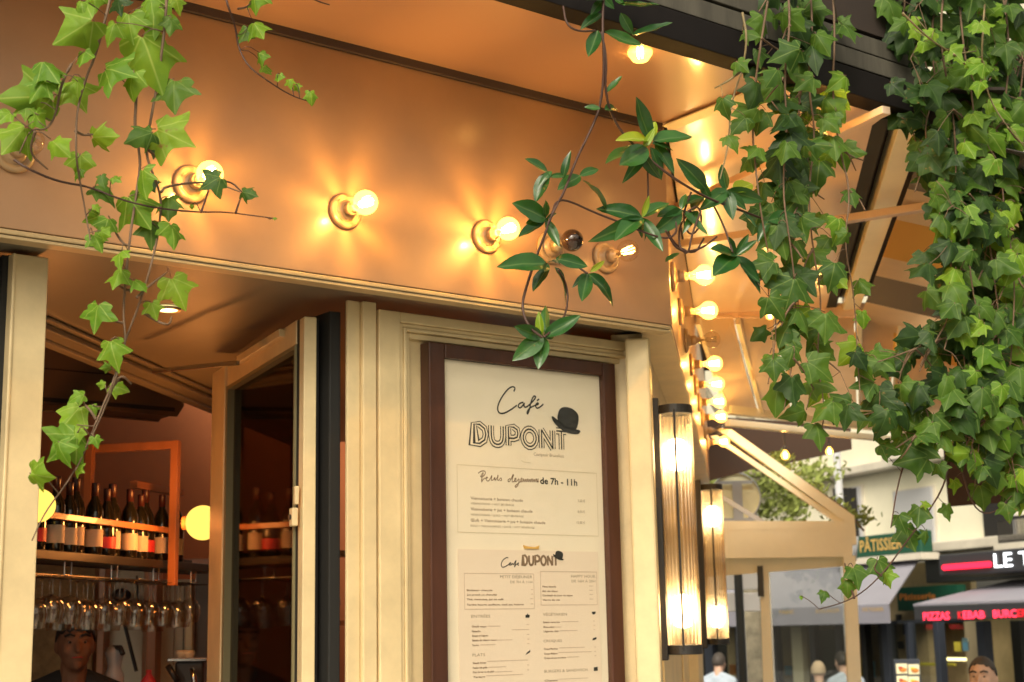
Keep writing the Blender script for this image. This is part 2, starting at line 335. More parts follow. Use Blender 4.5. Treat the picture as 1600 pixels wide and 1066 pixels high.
# canopy soffit: main part and side part, a joint between them
b = MB(); b.add([FA.p(-7, -.0, ZS), FA.p(0.01, 0, ZS), FA.p(.035, T1, ZS), FA.p(-7, T1, ZS)], [(0, 1, 2, 3)])
b.add([FA.p(-7, -.0, ZS+.02), FA.p(0.01, 0, ZS+.02), FA.p(.035, T1, ZS+.02), FA.p(-7, T1, ZS+.02)], [(3, 2, 1, 0)])
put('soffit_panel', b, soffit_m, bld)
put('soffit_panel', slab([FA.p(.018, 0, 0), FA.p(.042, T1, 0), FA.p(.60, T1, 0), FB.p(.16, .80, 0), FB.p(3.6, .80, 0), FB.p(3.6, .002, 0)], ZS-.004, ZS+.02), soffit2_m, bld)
b = MB(); b.box(FA, -.02, .05, .01, T1-.02, ZS-.012, ZS-.006); put('cover_strip', b, cream, bld, bevel=.002)
# black steel edge, plank course and dark planter above
b = MB(); b.box(FA, -7, .70, T1-.03, T1+.06, ZS-.02, ZS+.085); put('edge_beam', b, steel, bld, bevel=.003)
b = MB(); b.box(FB, .12, 3.6, .90, 1.0, ZS-.02, ZS+.085); put('edge_beam', b, terr, bld, bevel=.003)
b = MB(); b.box(FB, .10, 3.6, .80, .86, ZS-.002, ZS+.06); put('gap_channel', b, rubber, bld)
for k in range(2):
    z0 = ZS+.100+k*.083
    for i in range(9):
        b = MB(); b.box(FA, -7+i*.86, -7+(i+1)*.86-.004, T1+.0, T1+.035-.01*k+.004*((i*7+k) % 3), z0, z0+.068)
        put('plank', b, plank_m, bld, bevel=.003)
b = MB(); b.box(FA, -7, .78, T1-.5, T1-.005, ZS+.086, ZS+.62); put('planter_trough', b, brownpl, bld)
b = MB(); b.box(FA, -7, .76, T1-.004, T1+.02, ZS+.27, ZS+.60); put('planter_front', b, brownpl, bld)
# --- lower front, set back
R = -.2
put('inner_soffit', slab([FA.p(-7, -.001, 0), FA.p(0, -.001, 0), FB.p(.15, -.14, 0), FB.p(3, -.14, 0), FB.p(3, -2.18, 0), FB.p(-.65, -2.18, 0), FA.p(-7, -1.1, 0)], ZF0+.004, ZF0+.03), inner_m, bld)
def post(name, s0, s1, z0=.13, z1=ZF0-.014, t0=R-.12, t1=R, m_=cream):
    q = MB(); q.box(FA, s0, s1, t0, t1, z0, z1); return put(name, q, m_, bld, bevel=.004)
sl = FA.at(13, 700, R)[0]
post('window_post', sl, -2.42); post('window_post', -2.418, -2.313, t1=R-.006)
b = MB(); b.box(FA, sl-.9, sl-.03, R-.1, R-.07, .9, ZF0-.015); put('side_pane', b, dkglass, bld)
b = MB(); b.box(FA, sl-.028, sl-.001, R-.12, R-.04, .3, ZF0-.015); put('window_seal', b, rubber, bld)
post('door_post', -1.285, -1.235, t0=R-.035, t1=R-.02); post('door_post', -1.233, -1.180, t0=R-.035, t1=R-.004)
# panelled pier with stepped mouldings round a recess
s_o, s_i = FA.at(626, 520, R)[0], FA.at(645, 560, R)[0]; e_o, e_i = FA.at(990, 560, R)[0], FA.at(972, 575, R)[0]
z_o, z_i = 2.80, 2.765
b = MB(); b.box(FA, -1.172, s_o, R-.05, R, .13, ZF0-.036); b.box(FA, e_o, .02, R-.05, R, .13, ZF0-.036); b.box(FA, s_o, e_o, R-.05, R, z_o, ZF0-.036); b.box(FA, s_o, e_o, R-.05, R, .13, 1.0)
put('pier_frame', b, cream, bld, bevel=.004)
def ring(s0, s1, z1, wd, t0, t1, nm, m_=cream, par=bld):
    q = MB(); q.box(FA, s0, s0+wd, t0, t1, 1.002, z1); q.box(FA, s1-wd, s1, t0, t1, 1.002, z1); q.box(FA, s0+wd, s1-wd, t0, t1, z1-wd, z1); return put(nm, q, m_, par, bevel=.003)
ring(s_o+.001, e_o-.001, z_o-.001, .014, R-.05, R-.008, 'moulding'); ring(s_o+.016, e_o-.016, z_o-.016, .012, R-.05, R-.003, 'moulding'); ring(s_o+.029, e_o-.029, z_o-.029, .02, R-.05, R-.02, 'moulding')
b = MB(); b.box(FA, s_o, e_o, R-.08, R-.045, 1.0, z_o); put('recess_board', b, cream, bld)
# side wall below the fascia and its soffit
WN = -.12
b = MB(); b.box(FB, .10, 6.2, WN-.12, WN, -.1, ZF0-.005); put('side_wall', b, cream, bld, bevel=.004)
b = MB(); b.box(FB, .02, 6.2, WN, -.004, ZF0-.012, ZF0-.002); put('side_fascia_soffit', b, cream, bld)
for i in range(3):
    b = MB(); b.box(FB, .6+i*1.9, 2.2+i*1.9, WN+.001, WN+.012, 1.0, 2.70); put('wall_panel', b, cream, bld, bevel=.006)
b = MB(); b.box(FB, .005, .12, WN-.06, WN+.03, .13, ZF0-.04); put('corner_trim', b, cream, bld, bevel=.01)
# upper storey behind the canopy, room shell
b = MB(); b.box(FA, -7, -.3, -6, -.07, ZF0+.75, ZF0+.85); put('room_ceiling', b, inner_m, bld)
b = MB(); b.box(FA, -7, 2.5, -4.75, -4.6, -.1, 4.2); put('back_wall', b, wallin, bld)
b = MB(); b.box(FA, -7, -6.9, -4.6, -.3, 0, 4.0); put('end_wall', b, wallin, bld)
b = MB(); b.box(FA, -6.9, -1.18, -4.6, -.33, .14, .16); put('room_floor', b, walnut, bld)
b = MB(); b.box(FB, .25, 6.2, WN-.30, WN-.13, 0, 4.1); put('inner_wall', b, wallin, bld)
# cornice / header behind the inner soffit
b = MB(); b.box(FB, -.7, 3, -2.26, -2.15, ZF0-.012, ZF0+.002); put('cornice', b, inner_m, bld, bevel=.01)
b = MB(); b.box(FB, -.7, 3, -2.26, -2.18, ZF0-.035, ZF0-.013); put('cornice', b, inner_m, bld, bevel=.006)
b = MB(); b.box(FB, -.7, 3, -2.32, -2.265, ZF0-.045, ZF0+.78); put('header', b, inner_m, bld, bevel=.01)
# ceiling downlight
q = hz(262, 483, ZF0-.001); b = MB(); b.lathe(q, -Z, [(.034, 0), (.034, .004), (.0, .004)], 20)
dl = empty('ceiling_downlight', q, 'small round lit downlight in the recess ceiling above the window', 'ceiling light')
put('lens', b, emit('downlight_glow', (1, .78, .30), 4), dl); b = MB(); b.lathe(q, -Z, [(.034, -.002), (.046, -.002), (.044, .006), (.035, .006)], 20, cap=False); put('trim_ring', b, brass, dl)

# ------------------------------------------------------------------ open door leaf (glazed)
lf = empty('open_door_leaf', atY(480, 1060, 4.9), 'glazed cream door leaf standing open into the room beside the menu pier', 'door')
n0 = V((atY(484, 700, 4.88).x, 4.88, 0)); f0 = V((atY(345, 700, 5.95).x, 5.95, 0))
LD = (f0-n0).normalized(); LN = V((LD.y, -LD.x, 0))
FL = Fr(n0, 0); FL.x = LD; FL.y = LN; LL = (f0-n0).length
zt = 2.80
b = MB(); b.box(FL, 0, .055, -.022, .022, .15, zt); put('stile', b, cream, lf, bevel=.004)
b = MB(); b.box(FL, LL-.20, LL, -.04, .04, .15, zt); put('stile', b, cream, lf, bevel=.004)
b = MB(); b.box(FL, .066, LL-.201, -.03, .03, zt-.085, zt); put('rail', b, cream, lf, bevel=.004)
b = MB(); b.box(FL, .066, LL-.201, -.006, .0, .4, zt-.086); put('pane', b, dkglass, lf)
b = MB(); b.box(FL, .066, .076, -.034, .034, .4, zt-.086); b.box(FL, LL-.225, LL-.202, -.034, .034, .4, zt-.086); b.box(FL, .076, LL-.226, -.034, .034, zt-.1, zt-.087); put('glazing_bead', b, mat('olive_glazing_bead', (.22, .19, .10), .5), lf)
b = MB(); b.bar(FL.p(.2, -.035, zt-.02), FL.p(.75, -.04, zt-.02), .03, .03); put('door_closer', b, cream, lf, bevel=.004)
a_ = atY(240, 580, 5.7); c_ = atY(372, 567, 5.2); b = MB(); b.bar(V((a_.x, a_.y, a_.z)), c_, .012, .016); put('closer_arm', b, chrome, lf)
lk = atY(462, 806, 4.84); b = MB(); b.box(FL, .02, .055, -.052, -.031, lk.z-.03, lk.z+.03); h = put('latch', b, cream, lf, bevel=.004)
b = MB(); b.lathe(FL.p(.038, -.052, lk.z), -LN, [(.009, 0), (.009, .006), (0, .006)], 12); put('keyhole', b, blackm, h)
b = MB(); b.box(FL, .012, .03, -.045, -.031, lk.z+.04, lk.z+.10); put('bolt_bar', b, cream, lf, bevel=.003)
# second, dark folded leaf between it and the post
dk = empty('dark_folded_leaf', FA.p(-1.33, -.33, .13), 'black edged glazed leaf folded back against the door post', 'door')
b = MB(); b.box(FA, -1.335, -1.292, -.40, -.25, .15, 2.82); put('edge_frame', b, rubber, dk, bevel=.004)
b = MB(); b.box(FA, -1.40, -1.345, -.36, -.30, .15, 2.80); put('edge_frame', b, blackm, dk, bevel=.004)
b = MB(); b.box(FA, -1.342, -1.337, -.50, -.41, .15, 2.78); put('pane', b, dkglass, dk)

# ------------------------------------------------------------------ lettering helpers
def text_mesh(s, size, bold=0, sx=1):
    cu = bpy.data.curves.new('lettering', 'FONT'); cu.body = s; cu.size = size; cu.resolution_u = 2; cu.offset = bold
    o = bpy.data.objects.new('lettering', cu); me = o.to_mesh(); 
    vs = [V((v.co.x*sx, v.co.y, 0)) for v in me.vertices]; fs = [tuple(p.vertices) for p in me.polygons]
    o.to_mesh_clear(); bpy.data.objects.remove(o); bpy.data.curves.remove(cu); return vs, fs
def write(mb, F, s, a, c, off, h, width=None, bold=0, align='l', depth=0, mi=0, sx=1):
    """letters of cap height h starting at frame coords (a, c) on plane off; width = total width to fit"""
    vs, fs = text_mesh(s, h/.70, bold, 1)
    if not vs: return
    x0 = min(v.x for v in vs); x1 = max(v.x for v in vs); k = (width/(x1-x0)) if width else sx
    W_ = (x1-x0)*k; sh = {'l': 0, 'r': -W_, 'c': -W_/2}[align]
    sg = 1 if F.y.dot(V((0, -1, 0))) > 0 else -1
    mb.add([F.p(a + sh + (v.x-x0)*k, off, c + v.y) for v in vs], fs, mi)
def ribbon(mb, F, pts, wd, off, closed=False, mi=0):
    n = len(pts); P = [V((p[0], p[1])) for p in pts]; k = len(mb.v)
    for i in range(n):
        a = P[(i-1) % n] if (closed or i > 0) else P[i]; c = P[(i+1) % n] if (closed or i < n-1) else P[i]
        d = (c-a); d = d/max(d.length, 1e-9); k2 = 1
        if (P[i]-a).length > 1e-7: k2 = 1/max(.5, abs(d.dot((P[i]-a).normalized())))
        nn = V((-d.y, d.x))*wd/2*k2
        for q in (P[i]+nn, P[i]-nn): mb.v.append(F.p(q.x, off, q.y))
    for i in range(n if closed else n-1):
        j = (i+1) % n; mb.f.append((k+2*i, k+2*i+1, k+2*j+1, k+2*j)); mb.mi.append(mi)
def smooth2(pts, it=2, closed=False):
    for _ in range(it):
        q = [] if closed else [pts[0]]
        rng = range(len(pts)) if closed else range(len(pts)-1)
        for i in rng:
            a, c = pts[i], pts[(i+1) % len(pts)]
            q.append(tuple(a[k]*.75+c[k]*.25 for k in range(len(a)))); q.append(tuple(a[k]*.25+c[k]*.75 for k in range(len(a))))
        if not closed: q.append(pts[-1])
        pts = q
    return pts
# ------------------------------------------------------------------ menu board
mbd = empty('menu_board', FA.p(-.55, -.17, 1.2), 'tall poster case in dark red walnut frame on the cream pier', 'menu board')
fs0, fs1, fz = -.978, -.124, 2.742; TB = R-.044
b = MB(); b.box(FA, fs0, fs0+.068, TB, R+.012, 1.30, fz); put('frame_side', b, walnut, mbd, bevel=.005)
b = MB(); b.box(FA, fs1-.062, fs1, TB, R+.012, 1.30, fz); put('frame_side', b, walnut, mbd, bevel=.005)
b = MB(); b.box(FA, fs0+.069, fs1-.063, TB, R+.010, fz-.05, fz); put('frame_top', b, walnut, mbd, bevel=.005)
b = MB(); b.box(FA, fs0+.069, fs1-.063, TB, R+.010, 1.30, 1.35); put('frame_bottom', b, walnut, mbd, bevel=.005)
PT = R-.012
b = MB(); b.box(FA, fs0+.0685, fs1-.0625, TB+.002, PT, 1.351, fz-.051); sheet = put('poster_sheet', b, paper, mbd)
OFF = PT+.0012
def L2(x, y, off=OFF): a, _, c = FA.at(x, y, off); return (a, c)
def crop(x, y): return L2(690+x/3.948, 570+y/3.948)
b = MB()
for st in ([(445,165),(455,145),(440,133),(410,148),(370,200),(343,260),(350,297),(380,303),(420,283),(465,250)],
           [(505,232),(480,238),(470,258),(485,270),(505,247),(510,236),(508,262),(525,262),(550,240),(575,212),(582,195),(567,192),(550,232),(542,280),(530,308),(526,292),(545,265),(575,252),(600,244),(592,233),(578,250),(585,270),(605,264),(628,243)],
           [(588,222),(602,212)]):
    ribbon(b, FA, smooth2([crop(*p) for p in st]), .0055, OFF)
put('lettering', b, ink, sheet)
b = MB()
brim = smooth2([(676,318),(690,318),(715,345),(765,388),(820,403),(850,402),(857,412),(845,430),(800,428),(750,412),(700,368),(682,340)], 2, True)
crown = smooth2([(708,350),(722,275),(755,258),(805,268),(845,305),(845,355),(830,408),(770,398)], 2, True)
for sh in (brim, crown):
    pts = [crop(*p) for p in sh]; c0 = (sum(p[0] for p in pts)/len(pts), sum(p[1] for p in pts)/len(pts))
    b.add([FA.p(c0[0], OFF+.0006, c0[1])] + [FA.p(p[0], OFF+.0006, p[1]) for p in pts], [(0, i+1, (i+1) % len(pts)+1) for i in range(len(pts))])
put('hat_print', b, ink, sheet)
LET = {'D': ([(0, 0), (0, 1), (.45, 1), (.85, .8), (.95, .5), (.85, .2), (.45, 0)], True), 'U': ([(0, 1), (0, .35), (.15, .08), (.45, 0), (.75, .08), (.9, .35), (.9, 1)], False),
       'P': ([(0, 0), (0, 1), (.5, 1), (.82, .88), (.88, .68), (.8, .48), (.5, .4), (0, .4)], False), 'O': ([(.5, 0), (.15, .15), (0, .5), (.15, .85), (.5, 1), (.85, .85), (1, .5), (.85, .15)], True),
       'N': ([(0, 0), (0, 1), (.85, 0), (.85, 1)], False), 'T': ([(0, 1), (.9, 1)], False)}
def logo(xs, base, hgt, par, off, w3, mats):
    for k, (wd, m_) in enumerate(zip(w3, mats)):
        q = MB()
        for ch, (x0, x1) in zip('DUPONT', xs):
            a0 = base(x0, 0); a1 = base(x1, 0); up = hgt
            pl, cl = LET[ch]; mxw = max(p[0] for p in pl)
            f = lambda p: (a0[0] + (a1[0]-a0[0])*p[0]/mxw, a0[1] + up*p[1])
            pts = [f(p) for p in pl]
            if ch in 'DUPO' and ch != 'P': pts = smooth2(pts, 1, cl) if ch in 'OU' else pts
            for sg_ in ([pts] if ch != 'N' else [pts[:2], pts[1:3], pts[2:]]):
                ribbon(q, FA, sg_, wd, off+k*.0004, cl)
            if ch == 'T': ribbon(q, FA, [(a0[0]+(a1[0]-a0[0])/2, a0[1]), (a0[0]+(a1[0]-a0[0])/2, a0[1]+up)], wd, off+k*.0004)
        put('lettering', q, m_, par)
zb = crop(190, 482)[1]; 
logo([(200, 272), (306, 380), (412, 470), (500, 585), (616, 684), (708, 768)], lambda x, y: (crop(x, 440)[0], zb), .067, sheet, OFF, (.026, .018, .006), (ink, paper, ink))
def txt(mb, s, x, y, hpx, xr=None, bold=0, align='l', off=OFF, F=FA, mi=0):
    a, _, c = F.at(x, y, off); h = abs(F.at(x, y-hpx, off)[2]-c)
    wd = abs(F.at(xr, y, off)[0]-a) if xr else None
    write(mb, F, s, a, c, off, h, wd, bold, align, mi=mi)
b = MB(); txt(b, 'Comptoir Bruxellois', 834, 712, 5, 881, align='l'); put('lettering', b, ink3, sheet)
b = MB(); txt(b, 'de 7h - 11h', 844, 756, 10, 902, bold=.0007)
put('lettering', b, ink, sheet)
b = MB()
def scrip(word, pts3): ribbon(b, FA, smooth2([crop(*p) for p in pts3], 1), .0028, OFF)
scrip('Petits', [(225,670),(245,655),(270,655),(268,680),(245,695),(240,690),(262,655),(240,730),(262,700),(285,700),(280,690),(272,705),(285,722),(300,705),(312,675),(305,715),(318,712),(330,690),(326,715),(340,705),(350,672),(344,712),(352,715),(365,695),(372,712),(360,716)])
zz = [(425,702),(410,708),(410,724),(424,718),(446,662),(432,724),(446,722),(462,704),(452,698),(450,722),(464,720),(480,698),(474,740),(458,760),(452,748),(486,722),(500,704),(490,698),(488,724),(502,720)]
for k in range(7): zz += [(506+k*13, 698+(k % 2)*4), (508+k*13, 724), (512+k*13, 722)]
scrip('dej', zz + [(598, 700), (592, 712), (600, 722), (588, 724)])
put('lettering', b, ink2, sheet)
b = MB()
for s_, y, xr, z_ in (('Viennoiserie + boisson chaude', 781, 817, 0), ('Viennoiserie + jus + boisson chaude', 798, 832, 0), ('Œufs + Viennoiserie + jus + boisson chaude', 815.5, 852, 0)):
    txt(b, s_, 735.5, y-.5, 4.6, xr)
put('lettering', b, ink2, sheet)
b = MB()
for s_, y, xr in (('VIENNOISERIES + HOT BEVERAGE', 788, 803), ('VIENNOISERIES + JUICE + HOT BEVERAGE', 805.5, 818), ('EGGS + VIENNOISERIES + JUICE + HOT BEVERAGE', 823, 835)): txt(b, s_, 735.5, y, 3.0, xr)
for s_, y in (('5,00 €', 785), ('8,00 €', 802), ('12,00 €', 819)): txt(b, s_, 914, y, 4, align='r')
put('lettering', b, ink3, sheet)
b = MB()
def frame_box(mb, x0, y0, x1, y1, wd=.0022, off=OFF):
    a, c = L2(x0, y0, off), L2(x1, y1, off); ribbon(mb, FA, [(a[0], a[1]), (c[0], a[1]), (c[0], a[1]), (c[0], c[1]), (c[0], c[1]), (a[0], c[1]), (a[0], c[1]), (a[0], a[1])], wd, off)
frame_box(b, 714, 726, 935, 838); ribbon(b, FA, [crop(490, 590), crop(505, 600), crop(550, 606)], .002, OFF); put('printed_border', b, faint, sheet)
b = MB(); b.box(FA, fs0+.069, fs1-.063, R-.004, R-.001, 1.351, fz-.051); put('cover_glass', b, thin_glass('case_glass', (.97, .97, .95), .0, .03, fres=1.3), mbd)
# taped menu sheet
S2 = PT+.004; a = FA.at(715.5, 857, S2); c = FA.at(934, 858, S2)
b = MB(); b.box(FA, a[0], c[0], PT+.0018, S2, 1.40, a[2]-.002)
ms = put('menu_sheet', b, pink); tag(ms, 'pale pink printed menu taped over the lower half of the poster', 'menu sheet')
O2 = S2+.001
b = MB(); 
def c3(x, y): return L2(690+x/4.5185, 830+y/4.5185, O2)
ribbon(b, FA, smooth2([c3(*p) for p in [(470,190),(460,185),(430,205),(418,240),(430,258),(455,248),(478,232),(492,225),(482,222),(475,240),(492,240),(500,225),(505,240),(515,225),(528,200),(512,262),(520,240),(535,230),(545,222),(535,240),(545,240)]]), .0032, O2)
put('lettering', b, ink, ms)
b = MB(); q = c3(568, 240)
zl = q[1]; xs2 = [(575, 605), (618, 648), (662, 692), (702, 738), (750, 782), (790, 822)]
logo(xs2, lambda x, y: (c3(x, 230)[0], zl), .034, ms, O2, (.0085,), (ink2,))
b = MB()
for sh, o_ in ((brim, 0), (crown, 0)):
    pts = [c3(785+(p[0]-676)*.43, 138+(p[1]-258)*.40) for p in sh]; c0 = (sum(p[0] for p in pts)/len(pts), sum(p[1] for p in pts)/len(pts))
    b.add([FA.p(c0[0], O2+.0006, c0[1])] + [FA.p(p[0], O2+.0006, p[1]) for p in pts], [(0, i+1, (i+1) % len(pts)+1) for i in range(len(pts))])
put('hat_print', b, ink, ms)
def t3(s_, x, y, h, xr=None, align='l', bold=0): txt(b, s_, 690+x/4.5185, 830+y/4.5185, h/4.5185, (690+xr/4.5185) if xr else None, bold, align, O2)
b = MB()
t3('PETIT DÉJEUNER', 413, 332, 20, 640); t3('DE 7H À 11H', 485, 368, 18, 640); t3('HAPPY HOUR', 915, 328, 20, 1085); t3('DE 16H À 20H', 918, 362, 18, 1085)
t3('ENTRÉES', 210, 612, 20, 343); t3('PLATS', 218, 885, 20, 307); t3('VÉGÉTARIEN', 716, 598, 19, 885); t3('CROQUES', 720, 785, 18, 850); t3('BURGERS & SANDWICH', 725, 1000, 19, 1030)
put('lettering', b, ink3, ms)
b = MB()
for s_, x, y, xr in (('Boisson chaude', 178, 423, 360), ('Jus pressé ou chocolat', 178, 455, 390), ('Thé, viennoise, jus ou café', 178, 488, 437), ('Tartine beurre confiture, oeuf, jus, boisson', 178, 526, 580),
    ('Pinte blonde', 713, 398, 808), ('Kir vin blanc', 713, 430, 820), ('Cocktail du jour et tapas', 713, 460, 925), ('Verre de vin', 713, 492, 835),
    ('Oeufs mayo', 213, 680, 318), ('Gaspacho', 213, 713, 275), ('Soupe à l\'oignon', 215, 745, 328), ('Salade de chèvre chaud', 216, 778, 388), ('Terrine', 216, 812, 262),
    ('Salade verte bio', 716, 650, 835), ('Risotto', 720, 684, 797), ('Légumes rôtis', 722, 714, 826), ('Croque Monsieur', 722, 838, 822), ('Croque Madame', 723, 872, 818), ('Croque du jour au chèvre', 724, 903, 878),
    ('Steak frites', 220, 938, 315), ('Poulet rôti grillé', 221, 972, 322), ('Filet de bar et riz pilaf', 221, 1003, 370), ('Tartare', 222, 1037, 307), ('Cheese', 727, 1062, 820)):
    t3(s_, x, y, 12, xr, bold=.0002)
put('lettering', b, ink2, ms)
b = MB()
for x0, x1, y in ((325,415,672),(498,618,697),(390,500,770),(272,380,804),(322,610,920),(328,455,962),(375,500,995),(312,575,1022),(845,965,640),(800,845,678),(832,960,704),(830,1010,825),(825,1060,858),(885,970,890),(825,1035,1046),
    (632,644,413),(632,644,445),(625,644,478),(630,646,514),(1042,1068,388),(1042,1068,418),(1045,1068,448),(1045,1070,480),(600,616,660),(602,618,730),(605,620,763),(605,620,795),(1070,1082,635),(1072,1084,665),(1072,1084,695),(1078,1090,818),(1078,1090,850),(1080,1092,880),(605,618,945),(605,618,980)):
    p0 = c3(x0, y); p1 = c3(x1, y-(x1-x0)*.02); ribbon(b, FA, [p0, (p1[0], p0[1])], .0020, O2)
put('printed_lines', b, faint2, ms)
b = MB()
def fb3(x0, y0, x1, y1): frame_box(b, 690+x0/4.5185, 830+y0/4.5185, 690+x1/4.5185, 830+y1/4.5185, .0018, O2)
fb3(160, 298, 655, 548); fb3(697, 285, 1100, 520); put('printed_border', b, faint2, ms)
b = MB()
for pts in ([(592,612),(620,612),(622,592),(612,590),(606,580),(602,590),(592,592)], [(1060,570),(1088,568),(1086,582),(1074,590),(1062,584)], [(592,876),(600,860),(626,838),(624,856),(606,866)], [(1064,772),(1066,758),(1092,748),(1094,762),(1080,768)], [(1074,988),(1074,962),(1102,958),(1102,986)]):
    q = [c3(*p) for p in pts]; b.add([FA.p(p[0], O2+.0004, p[1]) for p in q], [tuple(range(len(q)))])
put('food_icon', b, ink, ms)
a = FA.at(818, 852, O2); c = FA.at(843, 858, O2); b = MB(); b.prism(FA, [(a[0], a[2]), (a[0]+.02, a[2]-.004), (c[0]-.02, a[2]-.006), (c[0], a[2]), (c[0]-.004, c[2]), (a[0]+.004, c[2])], S2-.002, S2+.0015)
put('tape_strip', b, tapem, ms)

# ------------------------------------------------------------------ bulb lamps
def bulb_lamp(state):
    """axis = +Z local; state lit / dim / off / dark"""
    r = link('bulb_lamp', None, None); r.empty_display_size = .05; WL[r.name] = V((0, 0, 0))
    b = MB(); b.lathe((0, 0, 0), Z, [(.058, 0), (.058, .010), (.054, .016), (.044, .018), (.040, .012), (.034, .012), (.032, .022), (.026, .028), (0, .028)], 28); WL['x'] = V((0, 0, 0))
    o = link('base_plate', b.mesh('base_plate', porcel, smooth=True), r)
    b = MB(); b.lathe((0, 0, 0), Z, [(.022, .026), (.023, .050), (.020, .056), (.014, .058), (.014, .072), (0, .072)], 20); link('socket', b.mesh('socket', porcel if state != 'dark' else brass, smooth=True), r)
    prof = [(.013, .066), (.014, .078), (.020, .090)] + [(.040*math.sin(t), .128-.040*math.cos(t)) for t in [rad(a) for a in range(42, 181, 12)]]
    b = MB(); b.lathe((0, 0, 0), Z, prof, 24, cap=False); gl = {'lit': glass_lit, 'dim': glass_dim, 'off': glass_dim, 'dark': glass_dark}[state]
    link('bulb_glass', b.mesh('bulb_glass', gl, smooth=True), r)
    if state != 'dark':
        b = MB(); fr = .0016 if state == 'lit' else .0011
        for k in range(7):
            t = k*math.pi*2/7+.4; b.tube([(.009*math.cos(t), .009*math.sin(t), .100), (.014*math.cos(t+.3), .014*math.sin(t+.3), .150)], fr, 5)
        link('filament', b.mesh('filament', {'lit': fil_m, 'dim': fil_dim, 'off': fil_off}[state]), r)
        b = MB(); b.lathe((0, 0, 0), Z, [(.006, .07), (.004, .09), (.005, .098), (0, .1)], 10); link('stem_glass', b.mesh('stem_glass', brass if state != 'lit' else porcel, smooth=True), r)
    tag(r, None, 'wall lamp'); return r
protos = {}
def place_bulb(state, P, axis, label, group, energy=0, roll=0):
    q = V(axis).to_track_quat('Z', 'Y').to_matrix().to_4x4() @ M.Rotation(roll, 4, 'Z'); mw = M.Translation(P) @ q
    if state not in protos: protos[state] = o = bulb_lamp(state); o.matrix_world = mw; o['label'] = label; o['group'] = group
    else: o = copy_thing(protos[state], mw, label, group)
    if energy:
        l = bpy.data.lights.new('bulb_light', 'POINT'); l.energy = energy; l.color = (1, .60, .20); l.shadow_soft_size = .0032
        lo = bpy.data.objects.new('bulb_light', l); col.objects.link(lo); lo.parent = o; lo.location = (0, 0, .155 if False else .128)
    return o
EB = 1.5
G1, G2 = 'bulb lamps along the main fascia', 'bulb lamps along the side fascia'
for s_, st, lb, e in ((-2.50, 'off', 'unlit bulb lamp at far left behind the ivy leaves', 0), (-1.965, 'lit', 'brightest bulb lamp on the fascia behind the hanging ivy twig', EB*1.25), (-1.43, 'lit', 'lit bulb lamp between the ivy lamp and the climber lamp, above the open door', EB*.38),
    (-.865, 'lit', 'lit bulb lamp above the menu board left of the glossy climber', EB), (-.585, 'dark', 'blackened unlit bulb half hidden behind the glossy climber', 0), (-.325, 'dim', 'faintly glowing clear bulb nearest the fascia corner', .25)):
    place_bulb(st, FA.p(s_, .0005, 3.088), FA.y, lb, G1, e, s_*3)
names = ['closest to the corner', 'second from the corner', 'third from the corner, unlit', 'fourth from the corner', 'fifth from the corner', 'sixth from the corner', 'seventh from the corner', 'eighth from the corner, unlit', 'farthest along, above the terrace rafter']
for i in range(9):
    st = 'off' if i in (2, 7) else 'lit'
    place_bulb(st, FB.p(.12+.663*i, .0005, 3.088), FB.y, 'bulb lamp on the side fascia, ' + names[i], G2, 0 if st == 'off' else EB*.6, i*1.3)
# hanging bulbs (festoon under soffit and terrace)
def hang_bulb(P, r, label, cordtop, lit=True, k=1.):
    t = empty('hanging_bulb', P, label, 'hanging bulb', 'bulbs hanging on cords')
    b = MB(); b.lathe(P, Z, [(.001, -r), (r*.6, -r*.8), (r*.95, -r*.3), (r, 0), (r*.9, r*.45), (r*.5, r*1.0), (r*.34, r*1.3)], 18, cap=False); put('bulb_glass', b, glass_lit if lit else glass_dim, t, smooth=True)
    b = MB()
    for a in range(4): an = a*1.57+.5; b.tube([P+V((r*.2*math.cos(an), r*.2*math.sin(an), -r*.55)), P+V((r*.3*math.cos(an), r*.3*math.sin(an), r*.55))], r*.055, 5)
    put('filament', b, fil_m, t)
    b = MB(); b.lathe(P, Z, [(r*.36, r*1.25), (r*.42, r*1.35), (r*.42, r*2.1), (r*.2, r*2.3), (0, r*2.3)], 12); put('socket', b, blackm, t, smooth=True)
    b = MB(); b.tube([P+Z*r*2.2, cordtop], .004, 5); put('cord', b, blackm, t)
    l = bpy.data.lights.new('bulb_light', 'POINT'); l.energy = .8*k; l.color = (1, .5, .16); l.shadow_soft_size = r*.35
    lo = bpy.data.objects.new('bulb_light', l); col.objects.link(lo); lo.parent = t
q = FA.px(1000, 80, .50); hang_bulb(q, .043, 'round filament bulb hanging under the black canopy edge beside the climber', V((q.x, q.y, ZS)))
q = FB.px(1297, 180, .62); q = hz(1297, 183, 3.55); hang_bulb(q, .035, 'filament bulb mostly hidden behind the hanging ivy column', V((q.x, q.y, ZS-.004)), k=.6)
for x, y, r, lb in ((1227, 712, .032, 'small pear bulb hanging left of its twin before the dark brown canvas'), (1296, 706, .028, 'small pear bulb hanging before the right edge of the brown canvas'), (1203, 494, .022, 'tiny bulb glowing between leaves under the side soffit')):
    q = hz(x, y, 3.0) if y > 600 else hz(x, y, 3.45); hang_bulb(q, r, lb, q+Z*.22 if y > 600 else V((q.x, q.y, ZS-.004)), k=.4)

